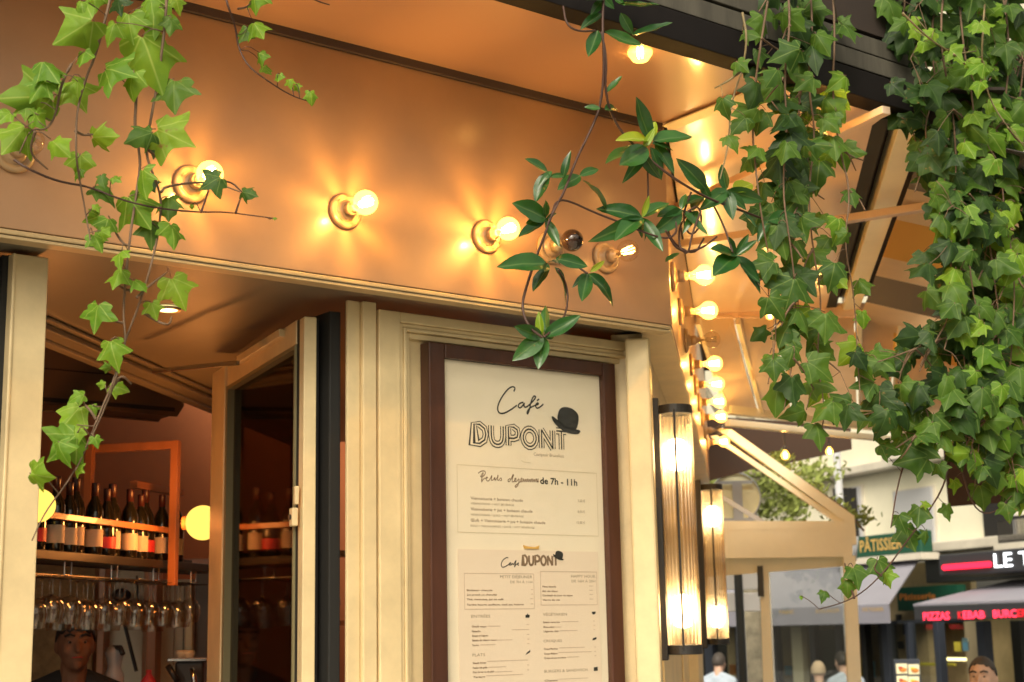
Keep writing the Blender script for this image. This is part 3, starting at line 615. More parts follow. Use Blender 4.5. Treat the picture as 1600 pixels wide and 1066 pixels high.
# ------------------------------------------------------------------ fluted glass wall sconces
def sconce(bc, z0, z1, label, e, WN=WN):
    t = empty('wall_sconce', FB.p(bc, WN, z0), label, 'wall lamp', 'fluted glass sconces on the side wall')
    r = .062; cy = WN+.044+.064
    b = MB(); b.box(FB, bc-.04, bc+.04, WN+.003, WN+.048, z0-.02, z1+.03); put('back_plate', b, blackm, t, bevel=.004)
    for nm, zz in (('top_cap', z1-.035), ('bottom_cap', z0)):
        b = MB(); b.lathe(FB.p(bc, cy, zz), Z, [(r*.99, 0), (r+.006, .002), (r+.006, .035), (r*.97, .037)], 32, cap=False); b.lathe(FB.p(bc, cy, zz+.010), Z, [(r, 0), (r, .012)], 32); put(nm, b, blackm, t, smooth=False)
    for k in range(32):
        an = 2*math.pi*k/24; c_ = FB.p(bc + r*.95*math.cos(an), cy + r*.95*math.sin(an), 0)
        pass
        b = MB(); b.tube([V((c_.x, c_.y, z0+.03)), V((c_.x, c_.y, z1-.03))], .0078, 8); put('glass_rod', b, rod_m, t, smooth=True)
    b = MB(); b.tube([FB.p(bc-.07, cy+.0, z0+.02), FB.p(bc-.07, cy+.0, z1-.02)], .0045, 6); put('centre_rod', b, blackm, t)
    H = z1-z0
    for f in (.17, .80):
        c_ = FB.p(bc, cy, z0+H*f); b = MB(); b.lathe(c_, Z, [(0.001, -.065), (.03, -.055), (.040, 0), (.03, .055), (.001, .065)], 16); put('lamp_tube', b, tube_em, t, smooth=True)
        l = bpy.data.lights.new('sconce_light', 'POINT'); l.energy = e; l.color = (1, .66, .32); l.shadow_soft_size = .03
        lo = bpy.data.objects.new('sconce_light', l); col.objects.link(lo); lo.parent = t; lo.location = c_ - WL[t.name]
    b = MB(); b.tube([FB.p(bc, cy, z0+.02), FB.p(bc, cy, z1-.02)], .006, 6); put('inner_rod', b, brass, t)
sconce(.24, 1.655, 2.60, 'nearer tall fluted glass wall lamp with black caps', 2.0)
b = MB(); b.box(FB, 3.2, 3.9, -.119, -.055, .2, ZF0-.02); put('pilaster', b, cream, bld, bevel=.006)
sconce(3.55, 1.655, 2.60, 'farther fluted glass wall lamp seen behind the nearer one', 1.4, -.054)

# ------------------------------------------------------------------ terrace roof parts
ter = empty('side_terrace', FB.p(3, .9, 0), 'cream timber terrace with cloth roof, gable end and glazed screen beside the cafe', 'terrace')
def tbar(x0, y0, x1, y1, z0, z1, w_, h_, m_=terr, nm='rafter'):
    b = MB(); b.bar(hz(x0, y0, z0), hz(x1, y1, z1), w_, h_); return put(nm, b, m_, ter, bevel=.003)
tbar(1046, 330, 1385, 172, 3.60, 3.60, .04, .03, soffit2_m); tbar(1048, 385, 1520, 312, 3.56, 3.56, .05, .035, soffit2_m)
# striped awning beyond the outer beam
def zaw(n): return 3.60-.30*(n-1.0)
st = []
def awb(x, y):      # intersection with the sloped awning plane
    n_ = (FB.y*.30 + Z).normalized(); P = FB.p(0, 1.0, 3.60); return FB.co(hit(x, y, P, n_))[0]
ys = [(150, fabric_c), (205, fabric_d), (300, fabric_c), (352, fabric_y), (415, fabric_c), (447, fabric_d), (492, fabric_c), (530, fabric_y), (560, fabric_c), (600, fabric_c)]
aw = empty('striped_awning', FB.p(1.5, 1.6, 3.3), 'striped yellow, cream and charcoal awning cloth seen from below behind the ivy', 'awning')
for (y0, m_), (y1, _) in zip(ys[:-1], ys[1:]):
    b0, b1 = max(.12, awb(1440, y0)), max(.2, awb(1440, y1))
    b = MB(); p = [FB.p(b0, 1.005, zaw(1.005)), FB.p(b1, 1.005, zaw(1.005)), FB.p(b1, 2.6, zaw(2.6)), FB.p(b0, 2.6, zaw(2.6))]; b.hexa(p + [q_+Z*.004 for q_ in p]); put('cloth_stripe', b, m_, aw)
b = MB(); b.bar(FB.p(.12, 2.62, zaw(2.62)), FB.p(3.9, 2.62, zaw(2.62)), .05, .06); put('front_rail', b, terr, aw)
# sloping cloth roof further back, with front bar parallel to the main front
z9 = 3.18
p0, p1 = hz(1136, 640, z9), hz(1640, 697, z9)
rf = []
b = MB(); b.bar(p0, p1, .07, .06); put('front_bar', b, terr, ter, bevel=.004)
q0, q1 = hz(1136, 654, z9-.03), hz(1640, 706, z9-.03); b = MB(); b.bar(q0+Z*-.03, q1+Z*-.03, .05, .045); put('front_bar', b, terr, ter, bevel=.004)
t0, t1 = FB.p(3.55, .02, ZS-.02), FB.p(3.65, 2.7, 3.52)
n_ = 11
for i in range(n_):
    a0, a1 = i/n_, (i+1)/n_-.012
    P = [t0.lerp(t1, a0), t0.lerp(t1, a1), p0.lerp(p1, a1), p0.lerp(p1, a0)]
    mid = [(P[0]+P[3])/2 - Z*.05, (P[1]+P[2])/2 - Z*.05]
    b = MB(); b.add([P[0], P[1], mid[1], mid[0], P[2], P[3]] + [q_+Z*.006 for q_ in (P[0], P[1], mid[1], mid[0], P[2], P[3])], [(0,1,2,3), (3,2,4,5), (9,8,7,6), (11,10,8,9), (0,3,9,6), (3,5,11,9), (1,7,8,2), (2,8,10,4)]); put('roof_cloth', b, fabric_c, ter)
    b = MB(); b.bar(t0.lerp(t1, a0)-Z*.03, p0.lerp(p1, a0)-Z*.0, .03, .05); put('rafter', b, terr, ter, bevel=.003)
b = MB(); b.bar(FB.p(3.66, .005, 3.675), FB.p(3.74, 2.75, 3.575), .20, .09); put('closing_batten', b, soffit2_m, ter, bevel=.004)  # batten added to block the sky gap between soffit and roof cloth
# gable end frame, b = 5.6
BG = 5.6
def gp(x, y, off=0):
    P = hit(x, y, FB.p(BG+off, 0, 0), FB.x); return P
def gbar(a, c, w_, nm, dp=.09, off=0):
    b = MB(); A_, C_ = gp(*a, off), gp(*c, off); b.bar(A_, C_, dp, w_, up=FB.x.cross((C_-A_).normalized())); put(nm, b, terr, ter, bevel=.004)
def poly(pts, dp, nm, m_=terr, off=0, par=None):
    P = [gp(*p, off) for p in pts]; n = len(P); b = MB(); b.add(P + [p + FB.x*dp for p in P], [tuple(range(n)), tuple(range(n, 2*n))[::-1]] + [(i, (i+1) % n, n+(i+1) % n, n+i) for i in range(n)]); return put(nm, b, m_, par or ter, bevel=.004)
poly([(1125, 672), (1143, 672), (1333, 806), (1316, 812)], .10, 'gable_rafter')
poly([(1112, 682), (1120, 681), (1318, 815), (1306, 815)], .06, 'gable_inner_bead', off=.02)
poly([(1100, 815), (1319, 815), (1319, 827), (1100, 828)], .10, 'gable_beam'); poly([(1100, 829), (1331, 828), (1331, 869), (1100, 872)], .12, 'gable_beam', off=.002)
poly([(1319.5, 808), (1334, 806), (1338, 850), (1320, 850)], .11, 'post_head', off=-.001); poly([(1319, 871), (1336, 869), (1349, 1150), (1329, 1150)], .12, 'post', off=-.004)
poly([(1090, 873), (1317, 872), (1317, 884), (1090, 902)], .02, 'door_head', off=.14)
poly([(1187, 872), (1199, 872), (1212, 1150), (1196, 1150)], .05, 'door_stile', off=.16); poly([(1199.3, 890), (1202, 890), (1215, 1150), (1212.3, 1150)], .02, 'door_edge', chrome, off=.17)
poly([(1184, 885), (1191, 885), (1193, 931), (1185, 931)], .04, 'door_hinge', blackm, off=.12)
poly([(1201, 884), (1317, 880), (1328, 1150), (1214, 1150)], .004, 'glass_pane', pane_m, off=.18)
# steel brace and brown canvas behind
b = MB(); b.bar(gp(1075, 745, .3), gp(1195, 818, .3), .03, .035); put('steel_brace', b, metalg, ter)
def canvas(pts, label, off, k=None):
    P = [hit(x, y, FB.p(off, 0, 0), FB.x) for x, y in pts]; n = len(P); b = MB(); b.add(P + [p + FB.x*.012 for p in P], [tuple(range(n)), tuple(range(n, 2*n))[::-1]] + [(i, (i+1) % n, n+(i+1) % n, n+i) for i in range(n)])
    tag(put('canvas_blind', b, fabric_b), label, 'blind', 'brown canvas blinds')
canvas([(1090, 650), (1329, 664), (1331, 702), (1240, 722), (1180, 732), (1108, 752), (1090, 756)], 'dark brown canvas hanging behind the pear bulbs and gable rafter', 6.6)
canvas([(1474, 700), (1640, 680), (1640, 780), (1482, 792)], 'dark brown canvas hanging at the right edge under the ivy', 6.0)

# ------------------------------------------------------------------ cafe interior
def lamp_globe(P, r, label, e):
    t = empty('globe_lamp', P, label, 'lamp', 'glowing globe lamps over the bar')
    b = MB(); b.ball(P, r, 24, 16); put('globe', b, globe_em, t, smooth=True)
    b = MB(); b.lathe(P + V((-r*.9, 0, 0)), (-1, 0, 0), [(.03, 0), (.03, .02), (.0, .02)], 16); put('mount', b, woodor, t)
    l = bpy.data.lights.new('globe_light', 'POINT'); l.energy = e; l.color = (1, .33, .07); l.shadow_soft_size = r; lo = bpy.data.objects.new('globe_light', l); col.objects.link(lo); lo.parent = t; lo.location = (0, -r-.03, 0)
gR, gL = atY(317, 817, 6.4), atY(60, 790, 5.5)
lamp_globe(gR, .074, 'glowing globe lamp beside the hanging wine shelf, cut by the door stile', 8); lamp_globe(gL, .062, 'glowing globe lamp half hidden by the left post', 5)
# bottle shelf
SA, SB = V((-1.86, 5.35, 2.09)), V((-1.40, 7.2, 2.09)); SD = (SB-SA).normalized(); SNn = V((SD.y, -SD.x, 0)); FH = Fr(V((SA.x, SA.y, 0)), 0); FH.x = SD; FH.y = SNn; SL = (SB-SA).length
shf = empty('hanging_bottle_shelf', SA, 'dark hanging bar shelf with orange wooden rail and posts', 'shelf')
b = MB(); b.box(FH, -.3, SL, -.16, .0, 2.055, 2.09); put('shelf_board', b, blackm, shf, bevel=.003)
b = MB(); b.box(FH, -.3, SL-.55, -.005, .01, 2.21, 2.235); put('front_rail', b, woodor, shf, bevel=.002)
pp = FH.co(atY(284, 800, 6.6))[0]
for k, (a, z0) in enumerate(((pp, 1.98), (pp-.02, 2.10))):
    b = MB(); tt = .012 if k == 0 else -.40
    b.box(FH, a, a+.035, tt, tt+.035, z0, 2.62); put('shelf_post', b, woodor, shf, bevel=.002)
b = MB(); b.box(FH, pp, pp+.035, -.40, .012, 2.585, 2.62); put('shelf_post', b, woodor, shf, bevel=.002)
b = MB(); b.box(FH, pp+.035, pp+.5, -.2, -.165, 2.42, 2.45); put('back_rail', b, woodor, shf)
b = MB(); b.box(FH, -.3, SL, -.17, -.165, 2.05, 2.12); put('back_lip', b, blackm, shf)
def bottle(kind):
    t = link('wine_bottle', None, None); WL[t.name] = V((0, 0, 0)); r = .037 if kind == 0 else .044; h = .30
    b = MB(); b.lathe((0, 0, 0), Z, [(r*.9, 0), (r, .006), (r, .18 if kind == 0 else .15), (r*.85, .205 if kind == 0 else .185), (.016, .235), (.0145, .25), (.0145, h-.01), (.016, h-.008), (.016, h), (0, h)], 18); link('glass_body', b.mesh('glass_body', bottle_m, smooth=True), t)
    b = MB(); b.lathe((0, 0, 0), Z, [(.0155, h-.055), (.0165, h-.003), (.0165, h+.001), (0, h+.001)], 14); link('capsule', b.mesh('capsule', foil_m, smooth=True), t)
    b = MB(); b.lathe((0, 0, 0), Z, [(r+.0008, .034), (r+.0008, .034+(.072 if kind == 0 else .05))], 18, cap=False); link('paper_label', b.mesh('paper_label', lab_m if kind == 0 else redp, smooth=True), t); tag(t, None, 'bottle'); return t
bp_ = [bottle(0), bottle(1)]; used = [0, 0]
nb = 17
ORD = 'first second third fourth fifth sixth seventh eighth ninth tenth eleventh twelfth thirteenth fourteenth fifteenth sixteenth seventeenth'.split()
for i in range(nb):
    k = 1 if i in (2, 4, 9, 13) else 0; a = .0 + i*.098; P = FH.p(a, -.055 - (.03 if i % 3 == 1 else 0), 2.091)
    lb = ('round shouldered' if k else 'slim dark') + ' wine bottle on the hanging shelf, ' + ORD[i] + ' from the left post'
    mw = M.Translation(P) @ M.Rotation(i*1.1, 4, 'Z') @ M.Scale(.93+.05*((i*5) % 3), 4)
    if used[k] == 0: o = bp_[k]; o.matrix_world = mw; o['label'] = lb; used[k] = 1
    else: o = copy_thing(bp_[k], mw, lb)
    o['group'] = 'wine bottles on the hanging shelf'
# glass rack and hanging glasses
rk = empty('glass_rack', FH.p(.5, -.1, 2.0), 'chrome rail rack under the bottle shelf holding stemmed glasses', 'rack')
for k in range(5):
    a = .12+k*.36; b = MB(); b.tube([FH.p(a-.02, .01, 2.05), FH.p(a-.02, .01, 2.0), FH.p(a+.03, .01, 2.0), FH.p(a+.03, .01, 2.05)], .0035, 5); put('hanger', b, chrome, rk)
for k, tt in enumerate((.0, -.07, -.14)):
    b = MB(); b.tube([FH.p(-.2, tt, 1.998), FH.p(SL-.1, tt, 1.998)], .004, 5); put('rail', b, blackm, rk)
gg = link('wine_glass', None, None); WL[gg.name] = V((0, 0, 0)); tag(gg, None, 'glass')
b = MB(); b.lathe((0, 0, 0), Z, [(.034, 0), (.034, -.002), (.006, -.006), (.0035, -.02), (.0035, -.065), (.006, -.07)], 16); link('stem', b.mesh('stem', wine_glass, smooth=True), gg)
b = MB(); b.lathe((0, 0, 0), Z, [(.004, -.07), (.028, -.08), (.045, -.105), (.047, -.13), (.038, -.172)], 18, cap=False); link('bowl', b.mesh('bowl', wine_glass, smooth=True), gg)
first = True
for r_ in range(3):
    for i in range(13):
        if r_ == 2 and i % 2: continue
        P = FH.p(-.02+i*.128+r_*.05, .02-.075*r_, 2.0-.004*((i*3) % 4)); s_ = (1.02, 1.08, .95)[r_]*(1+.06*((i*7+r_) % 3))
        mw = M.Translation(P) @ M.Scale(s_, 4); lb = 'upside down wine glass in the rack %s, %s' % (('front row', 'middle row', 'back row')[r_], ORD[i] + ' from the left post')
        if first: gg.matrix_world = mw; gg['label'] = lb; gg['group'] = 'wine glasses hanging from the rack'; first = False
        else: copy_thing(gg, mw, lb, 'wine glasses hanging from the rack')
# air conditioner
sAC, tAC = FA.co(atY(284, 655, 7.4))[0], FA.co(atY(284, 655, 7.4))[1]
ac = empty('air_conditioner', FA.p(sAC-.6, tAC-.1, 2.84), 'brownish wall air conditioner under the ceiling behind the open window', 'air conditioner')
b = MB(); b.prism(Fr(FA.p(0, 0, 0), A1), [(sAC-1.6, 2.88), (sAC-.03, 2.85), (sAC, 2.90), (sAC, 3.2), (sAC-1.6, 3.2)], tAC-.22, tAC); put('casing', b, acm, ac, bevel=.01)
b = MB(); b.box(FA, sAC-1.55, sAC-.04, tAC+.001, tAC+.004, 2.865, 2.885); put('outlet_slot', b, rubber, ac)
b = MB(); b.box(FA, sAC-1.6, sAC, tAC+.001, tAC+.005, 3.02, 3.025); put('seam', b, rubber, ac)
# bar back: stone wall on the left, orange post, white kitchen hatch
cab = empty('kitchen_partition', atY(200, 1060, 8.2), 'pale kitchen partition with orange timber posts behind the bar', 'partition')
def ybox(nm, x0, x1, y0, y1, Y, dp, m_, par=cab, bev=.004):
    P0, P1 = atY(x0, y1, Y), atY(x1, y0, Y); b = MB(); b.box(FW, P0.x, P1.x, Y, Y+dp, P0.z, P1.z); return put(nm, b, m_, par, bevel=bev)
ybox('stone_panel', 20, 150, 860, 1100, 7.7, .1, brickin); ybox('timber_post', 148, 166, 880, 1100, 7.65, .12, woodor); ybox('white_panel', 166, 226, 890, 1100, 7.75, .1, tile_w); ybox('timber_post', 226, 247, 870, 1100, 7.65, .12, woodor)
ybox('white_panel', 247, 300, 905, 1100, 7.8, .1, tile_w); ybox('door_slat', 270, 273, 912, 1040, 7.77, .02, woodor); ybox('door_slat', 285, 288, 912, 1030, 7.77, .02, acm); ybox('white_panel', 289, 301, 960, 1018, 7.74, .02, white_s); ybox('dark_panel', 301, 330, 880, 1100, 7.8, .1, acm); ybox('top_rail', 150, 330, 872, 886, 7.6, .06, woodor)
t = empty('black_ladle', atY(200, 1000, 7.6), 'long black ladle hanging against the pale kitchen wall', 'ladle')
b = MB(); b.tube([atY(192, 965, 7.62), atY(213, 1049, 7.62)], .010, 6); put('handle', b, blackm, t)
b = MB(); c_ = atY(190, 930, 7.62); b.ball(c_, .05, 14, 8, (1, .5, .7)); put('ladle_bowl', b, blackm, t, smooth=True)
t = empty('frying_pan', atY(216, 962, 7.5), 'small dark pan hanging beside the ladle', 'pan')
b = MB(); b.lathe(atY(216, 960, 7.6), (0, -1, .15), [(.045, 0), (.055, .03), (.052, .03), (.04, .006), (0, .006)], 18); put('pan_body', b, blackm, t, smooth=True)
b = MB(); b.tube([atY(216, 945, 7.58), atY(214, 900, 7.6)], .006, 5); put('handle', b, blackm, t)
t = empty('espresso_grinder', atY(180, 1060, 6.9), 'grey metal grinder with curved hopper standing on the bar', 'grinder')
b = MB(); b.lathe(atY(178, 1062, 6.9), Z, [(.05, -.1), (.045, .02), (.03, .05), (.035, .09), (.045, .12), (.03, .145), (0, .15)], 16); put('body', b, metalg, t, smooth=True)
b = MB(); b.tube([atY(178, 1012, 6.9), atY(188, 1012, 6.85), atY(192, 1022, 6.83)], .012, 8); put('spout', b, blackm, t, smooth=True)
t = empty('coffee_machine', atY(290, 1060, 6.9), 'black coffee machine on the bar next to the door stile', 'coffee machine')
P0, P1 = atY(272, 1080, 6.9), atY(318, 1033, 6.9); b = MB(); b.box(FW, P0.x, P1.x, 6.9, 7.2, P0.z-.1, P1.z); put('housing', b, blackm, t, bevel=.01)
b = MB(); b.box(FW, P0.x-.03, P1.x+.02, 6.88, 7.22, P1.z+.001, P1.z+.015); put('cup_tray', b, chrome, t, bevel=.003)
b = MB(); b.tube([atY(300, 1045, 6.86), atY(305, 1070, 6.84)], .012, 8); put('steam_wand', b, chrome, t, smooth=True)
b = MB(); b.tube([atY(262, 1040, 6.86), atY(278, 1066, 6.86)], .014, 8); put('lever', b, blackm, t, smooth=True)
for k, x in enumerate((284, 294)):
    b = MB(); b.lathe(atY(x, 1032, 6.95)+Z*.0, Z, [(.02, .0), (.03, .03), (.028, .045), (.024, .03), (.016, .004), (0, .004)], 14); tag(put('coffee_cup', b, tile_w, smooth=True), ('left' if k == 0 else 'right') + ' one of two pale cups on the coffee machine tray', 'cup', 'cups on the coffee machine')
t = empty('red_bottle', atY(235, 1066, 6.9), 'dark red sauce bottle standing behind the bar', 'bottle'); b = MB(); b.lathe(atY(232, 1075, 6.9), Z, [(.035, -.1), (.035, .03), (.012, .06), (.012, .08), (0, .08)], 14); put('glass_body', b, redp, t, smooth=True)
# things seen dimly through the door glass
b = MB(); c_ = atY(390, 1030, 7.2); b.lathe(c_, Z, [(.03, -.12), (.05, 0), (.04, .08), (.02, .12), (0, .12)], 14); tag(put('steel_jug', b, metalg, smooth=True), 'pale steel jug seen dimly through the open door glass', 'jug')
t = empty('back_shelf', atY(420, 900, 7.6), 'dark back shelf with glassware seen through the door glass', 'shelf')
for k, y in enumerate((865, 975)):
    P0, P1 = atY(372, y+6, 7.6), atY(540, y, 7.6); b = MB(); b.box(FW, P0.x, P1.x, 7.6, 7.8, P0.z, P0.z+.025); put('board', b, woodor if k else acm, t)
for i in range(9):
    P = atY(385+i*17, 972, 7.68); copy_thing(gg, M.Translation(P) @ M.Rotation(math.pi, 4, 'X') @ M.Scale(.8, 4), 'upright glass on the back shelf, %s' % ORD[i] + ' from the left', 'glasses on the back shelf')
l = bpy.data.lights.new('room_fill_light', 'POINT'); l.energy = 7; l.color = (1, .66, .36); l.shadow_soft_size = .1  # added fill light, out of view, brightens the pale kitchen panels
t = empty('added_fill_lamp', V((-1.2, 7.2, 3.3)), 'unseen fill lamp added above the bar to brighten the kitchen panels', 'lamp'); lo = bpy.data.objects.new('room_fill_light', l); col.objects.link(lo); lo.parent = t; lo.location = (0, 0, -.12)
b = MB(); b.lathe(V((-1.2, 7.2, 3.3)), -Z, [(.01, 0), (.08, .08), (.075, .08), (.0, .01)], 16); put('shade', b, blackm, t)

# ------------------------------------------------------------------ people
def remesh(mb, vox, m_, name, parent, origin):
    me = mb.mesh(name, m_, origin); o = bpy.data.objects.new(name, me); col.objects.link(o)
    r = o.modifiers.new('r', 'REMESH'); r.mode = 'VOXEL'; r.voxel_size = vox; r.use_smooth_shade = True
    s_ = o.modifiers.new('s', 'SMOOTH'); s_.iterations = 4; s_.factor = .5
    dg = bpy.context.evaluated_depsgraph_get(); me2 = bpy.data.meshes.new_from_object(o.evaluated_get(dg)); me2.name = name
    o.modifiers.clear(); o.data = me2; o.parent = parent; return o
def cap(mb, a, b_, r0, r1, n=10):
    a, b_ = V(a), V(b_); mb.tube([a, a.lerp(b_, .5), b_], [r0, (r0+r1)/2, r1], n); mb.ball(a, r0, n, 6); mb.ball(b_, r1, n, 6)
def person(base, H, face, label, sk, hr, top, bot, hairy='short', vox=.012, lean=0, cap_h=0):
    """standing figure, base = point on the ground, face = heading angle (0 looks to -Y)"""
    t = link('person', None, None); tag(t, label, 'person'); t.matrix_world = M.Translation(base) @ M.Rotation(face, 4, 'Z'); k = H/1.75
    def q(x, y, z): return V((x*k, y*k, z*k))
    hy = -.03-lean
    b = MB(); hc = q(0, hy-.01, 1.635)
    b.ball(hc, .1*k, 20, 14, (.76, .93, 1.10)); b.ball(q(0, hy-.045, 1.575), .062*k, 14, 10, (.92, .95, 1.05))
    b.ball(q(0, hy-.02, 1.60), .078*k, 14, 10, (.88, 1.05, .9))
    cap(b, q(0, hy-.105, 1.635), q(0, hy-.125, 1.600), .009*k, .015*k, 8)           # nose
    for s_ in (-1, 1):
        b.ball(q(.030*s_, hy-.090, 1.652), .017*k, 8, 6, (1.5, .7, .55)); b.ball(q(.078*s_, hy+.005, 1.615), .026*k, 8, 6, (.4, .7, 1.2)); b.ball(q(.038*s_, hy-.075, 1.60), .026*k, 8, 6)
        b.ball(q(.012*s_, hy-.104, 1.568), .011*k, 8, 5, (1.4, .7, .6))
    b.ball(q(0, hy-.094, 1.535), .02*k, 8, 6)
    cap(b, q(0, hy+.02, 1.56), q(0, .01, 1.44), .055*k, .062*k)
    cap(b, q(-.10, .02, 1.36), q(.10, .02, 1.36), .085*k, .085*k); b.ball(q(0, .01, 1.25), .16*k, 14, 10, (1.05, .68, 1.1)); b.ball(q(0, .01, 1.03), .15*k, 14, 10, (1.0, .72, 1.0))
    cap(b, q(-.09, .01, .93), q(.09, .01, .93), .10*k, .10*k)
    for s_ in (-1, 1):
        cap(b, q(.18*s_, .01, 1.38), q(.235*s_, .03, 1.09), .052*k, .040*k); cap(b, q(.235*s_, .03, 1.09), q(.245*s_, -.05, .84), .039*k, .026*k)
        b.ball(q(.247*s_, -.065, .785), .040*k, 10, 8, (.45, .8, 1.1))
        for f in range(4): yy = -.092+.019*f; ln = (.062, .074, .07, .055)[f]; cap(b, q(.247*s_, yy, .755), q(.243*s_, yy-.004, .755-ln*.55), .0095*k, .0088*k, 7); cap(b, q(.243*s_, yy-.004, .755-ln*.55), q(.230*s_, yy-.006, .755-ln), .0088*k, .0075*k, 7)
        cap(b, q(.240*s_, -.10, .80), q(.228*s_, -.118, .765), .011*k, .010*k, 7); cap(b, q(.228*s_, -.118, .765), q(.222*s_, -.12, .735), .010*k, .008*k, 7)
        cap(b, q(.095*s_, .01, .90), q(.105*s_, -.01, .50), .085*k, .056*k); cap(b, q(.105*s_, -.01, .50), q(.11*s_, .02, .09), .055*k, .037*k); cap(b, q(.11*s_, .03, .045), q(.12*s_, -.15, .03), .04*k, .03*k)
    remesh(b, vox, sk, 'body', t, V((0, 0, 0)))
    b = MB(); cap(b, q(-.11, .02, 1.36), q(.11, .02, 1.36), .096*k, .096*k); b.ball(q(0, .01, 1.25), .178*k, 14, 10, (1.05, .72, 1.1)); b.ball(q(0, .01, 1.03), .175*k, 14, 10, (1.0, .76, 1.0)); cap(b, q(-.09, .01, .93), q(.09, .01, .93), .118*k, .118*k); b.ball(q(0, .03, 1.43), .078*k, 12, 8, (1.1, 1, .6))
    for s_ in (-1, 1): cap(b, q(.05*s_, .02, 1.475), q(.19*s_, .01, 1.40), .048*k, .062*k)
    for s_ in (-1, 1): cap(b, q(.175*s_, .01, 1.385), q(.235*s_, .03, 1.09), .066*k, .052*k); cap(b, q(.235*s_, .03, 1.09), q(.243*s_, -.035, .89), .050*k, .040*k)
    remesh(b, vox, top, 'shirt', t, V((0, 0, 0)))
    b = MB()
    for s_ in (-1, 1): cap(b, q(.09*s_, .01, .90), q(.105*s_, -.01, .50), .10*k, .073*k); cap(b, q(.105*s_, -.01, .50), q(.11*s_, .02, .10), .072*k, .060*k)
    remesh(b, vox*1.3, bot, 'trousers', t, V((0, 0, 0)))
    for s_ in (-1, 1):
        b = MB(); cap(b, q(.11*s_, .035, .05), q(.12*s_, -.16, .038), .052*k, .042*k); o = link('shoe', b.mesh('shoe', shoe, smooth=True), t)
        b = MB(); b.ball(q(.030*s_, hy-.086, 1.636), .0105*k, 10, 8); o = link('eye', b.mesh('eye', eye_m, smooth=True), t)
        b = MB(); b.ball(q(.030*s_, hy-.0935, 1.634), .0058*k, 8, 6); link('iris', b.mesh('iris', iris, smooth=True), o)
        b = MB(); b.tube([q(.012*s_, hy-.107, 1.660), q(.032*s_, hy-.104, 1.668), q(.052*s_, hy-.085, 1.660)], .0055*k, 6); link('eyebrow', b.mesh('eyebrow', hr, smooth=True), t)
    b = MB(); b.tube([q(-.022, hy-.110, 1.570), q(0, hy-.116, 1.572), q(.022, hy-.110, 1.570)], .0022*k, 5); link('mouth', b.mesh('mouth', redp, smooth=True), t)
    # hair: shell over the skull, pulled back from the face
    b = MB(); N_ = 28; m2 = 12; rows = []
    for i in range(m2+1):
        for j in range(N_):
            an = 2*math.pi*j/N_; front = max(0, -math.sin(an)); lim = (.36 if hairy == 'full' else .27)*front**.6 + (1-front**.6)*(.63 if math.sin(an) > .1 else .50)
            th = math.pi*lim*i/m2 + (.07*math.sin(j*2.7)+.05*math.sin(j*6.1))*(i/m2)**3; rr = .1035*k*(1+.012*math.sin(j*5+i*3)+.008*math.sin(j*11+i*7)-(.035 if i == m2 else 0))
            b.v.append(hc + V((rr*.80*math.sin(th)*math.cos(an), rr*.97*math.sin(th)*math.sin(an)+.004*k, rr*1.10*math.cos(th)+.002*k)))
    for i in range(m2):
        for j in range(N_): b.f.append((i*N_+j, i*N_+(j+1) % N_, (i+1)*N_+(j+1) % N_, (i+1)*N_+j)); b.mi.append(0)
    o = link('hair', b.mesh('hair', hr, smooth=True), t); s_ = o.modifiers.new('s', 'SOLIDIFY'); s_.thickness = .003
    return t
P = atY(118, 961, 6.75); Hm = 1.80; person(V((P.x, P.y, P.z-Hm*1.0)), Hm, rad(22), 'dark haired man in black shirt standing behind the bar under the glasses', skin_m, hairb, cl_black, cl_black, 'full', vox=.008)
P = atY(1536, 1026, 9.3); person(V((P.x, P.y, P.z-1.74)), 1.74, rad(-32), 'man with cropped greying hair at lower right corner of the street', skin2, hairg, cl_grey, cl_den, vox=.008)
P = atY(1278, 1033, 17); person(V((P.x, P.y, P.z-1.66)), 1.66, rad(170), 'person with pale hair and grey top seen from behind through the terrace opening', skin2, hairw, cl_grey, cl_den, vox=.014)
P = atY(1318, 1018, 17.5); person(V((P.x, P.y, P.z-1.72)), 1.72, rad(200), 'person in pale blue shirt beside the terrace post', skin2, hairb, cl_blue, cl_den, vox=.014)
P = atY(1121, 1020, 19); person(V((P.x, P.y, P.z-1.75)), 1.75, rad(150), 'person in washed blue shirt passing behind the wall lamps', skin2, hairg, cl_blue, cl_den, vox=.014)

# ------------------------------------------------------------------ far side of the street
def fsq(x, y, off=0): return FS.at(x, y, off)
def fbox(mb, x0, y0, x1, y1, d0, d1, ref=0, mi=0):
    a = fsq(x0, y1, ref); c = fsq(x1, y0, ref); mb.box(FS, a[0], c[0], d0, d1, a[2], c[2], mi); return mb
sb = empty('street_building', FS.p(0, 2, -.6), 'pale cream rendered building across the street with shuttered windows', 'building')
x0 = fsq(1090, 900)[0]; x1 = fsq(1680, 900)[0]
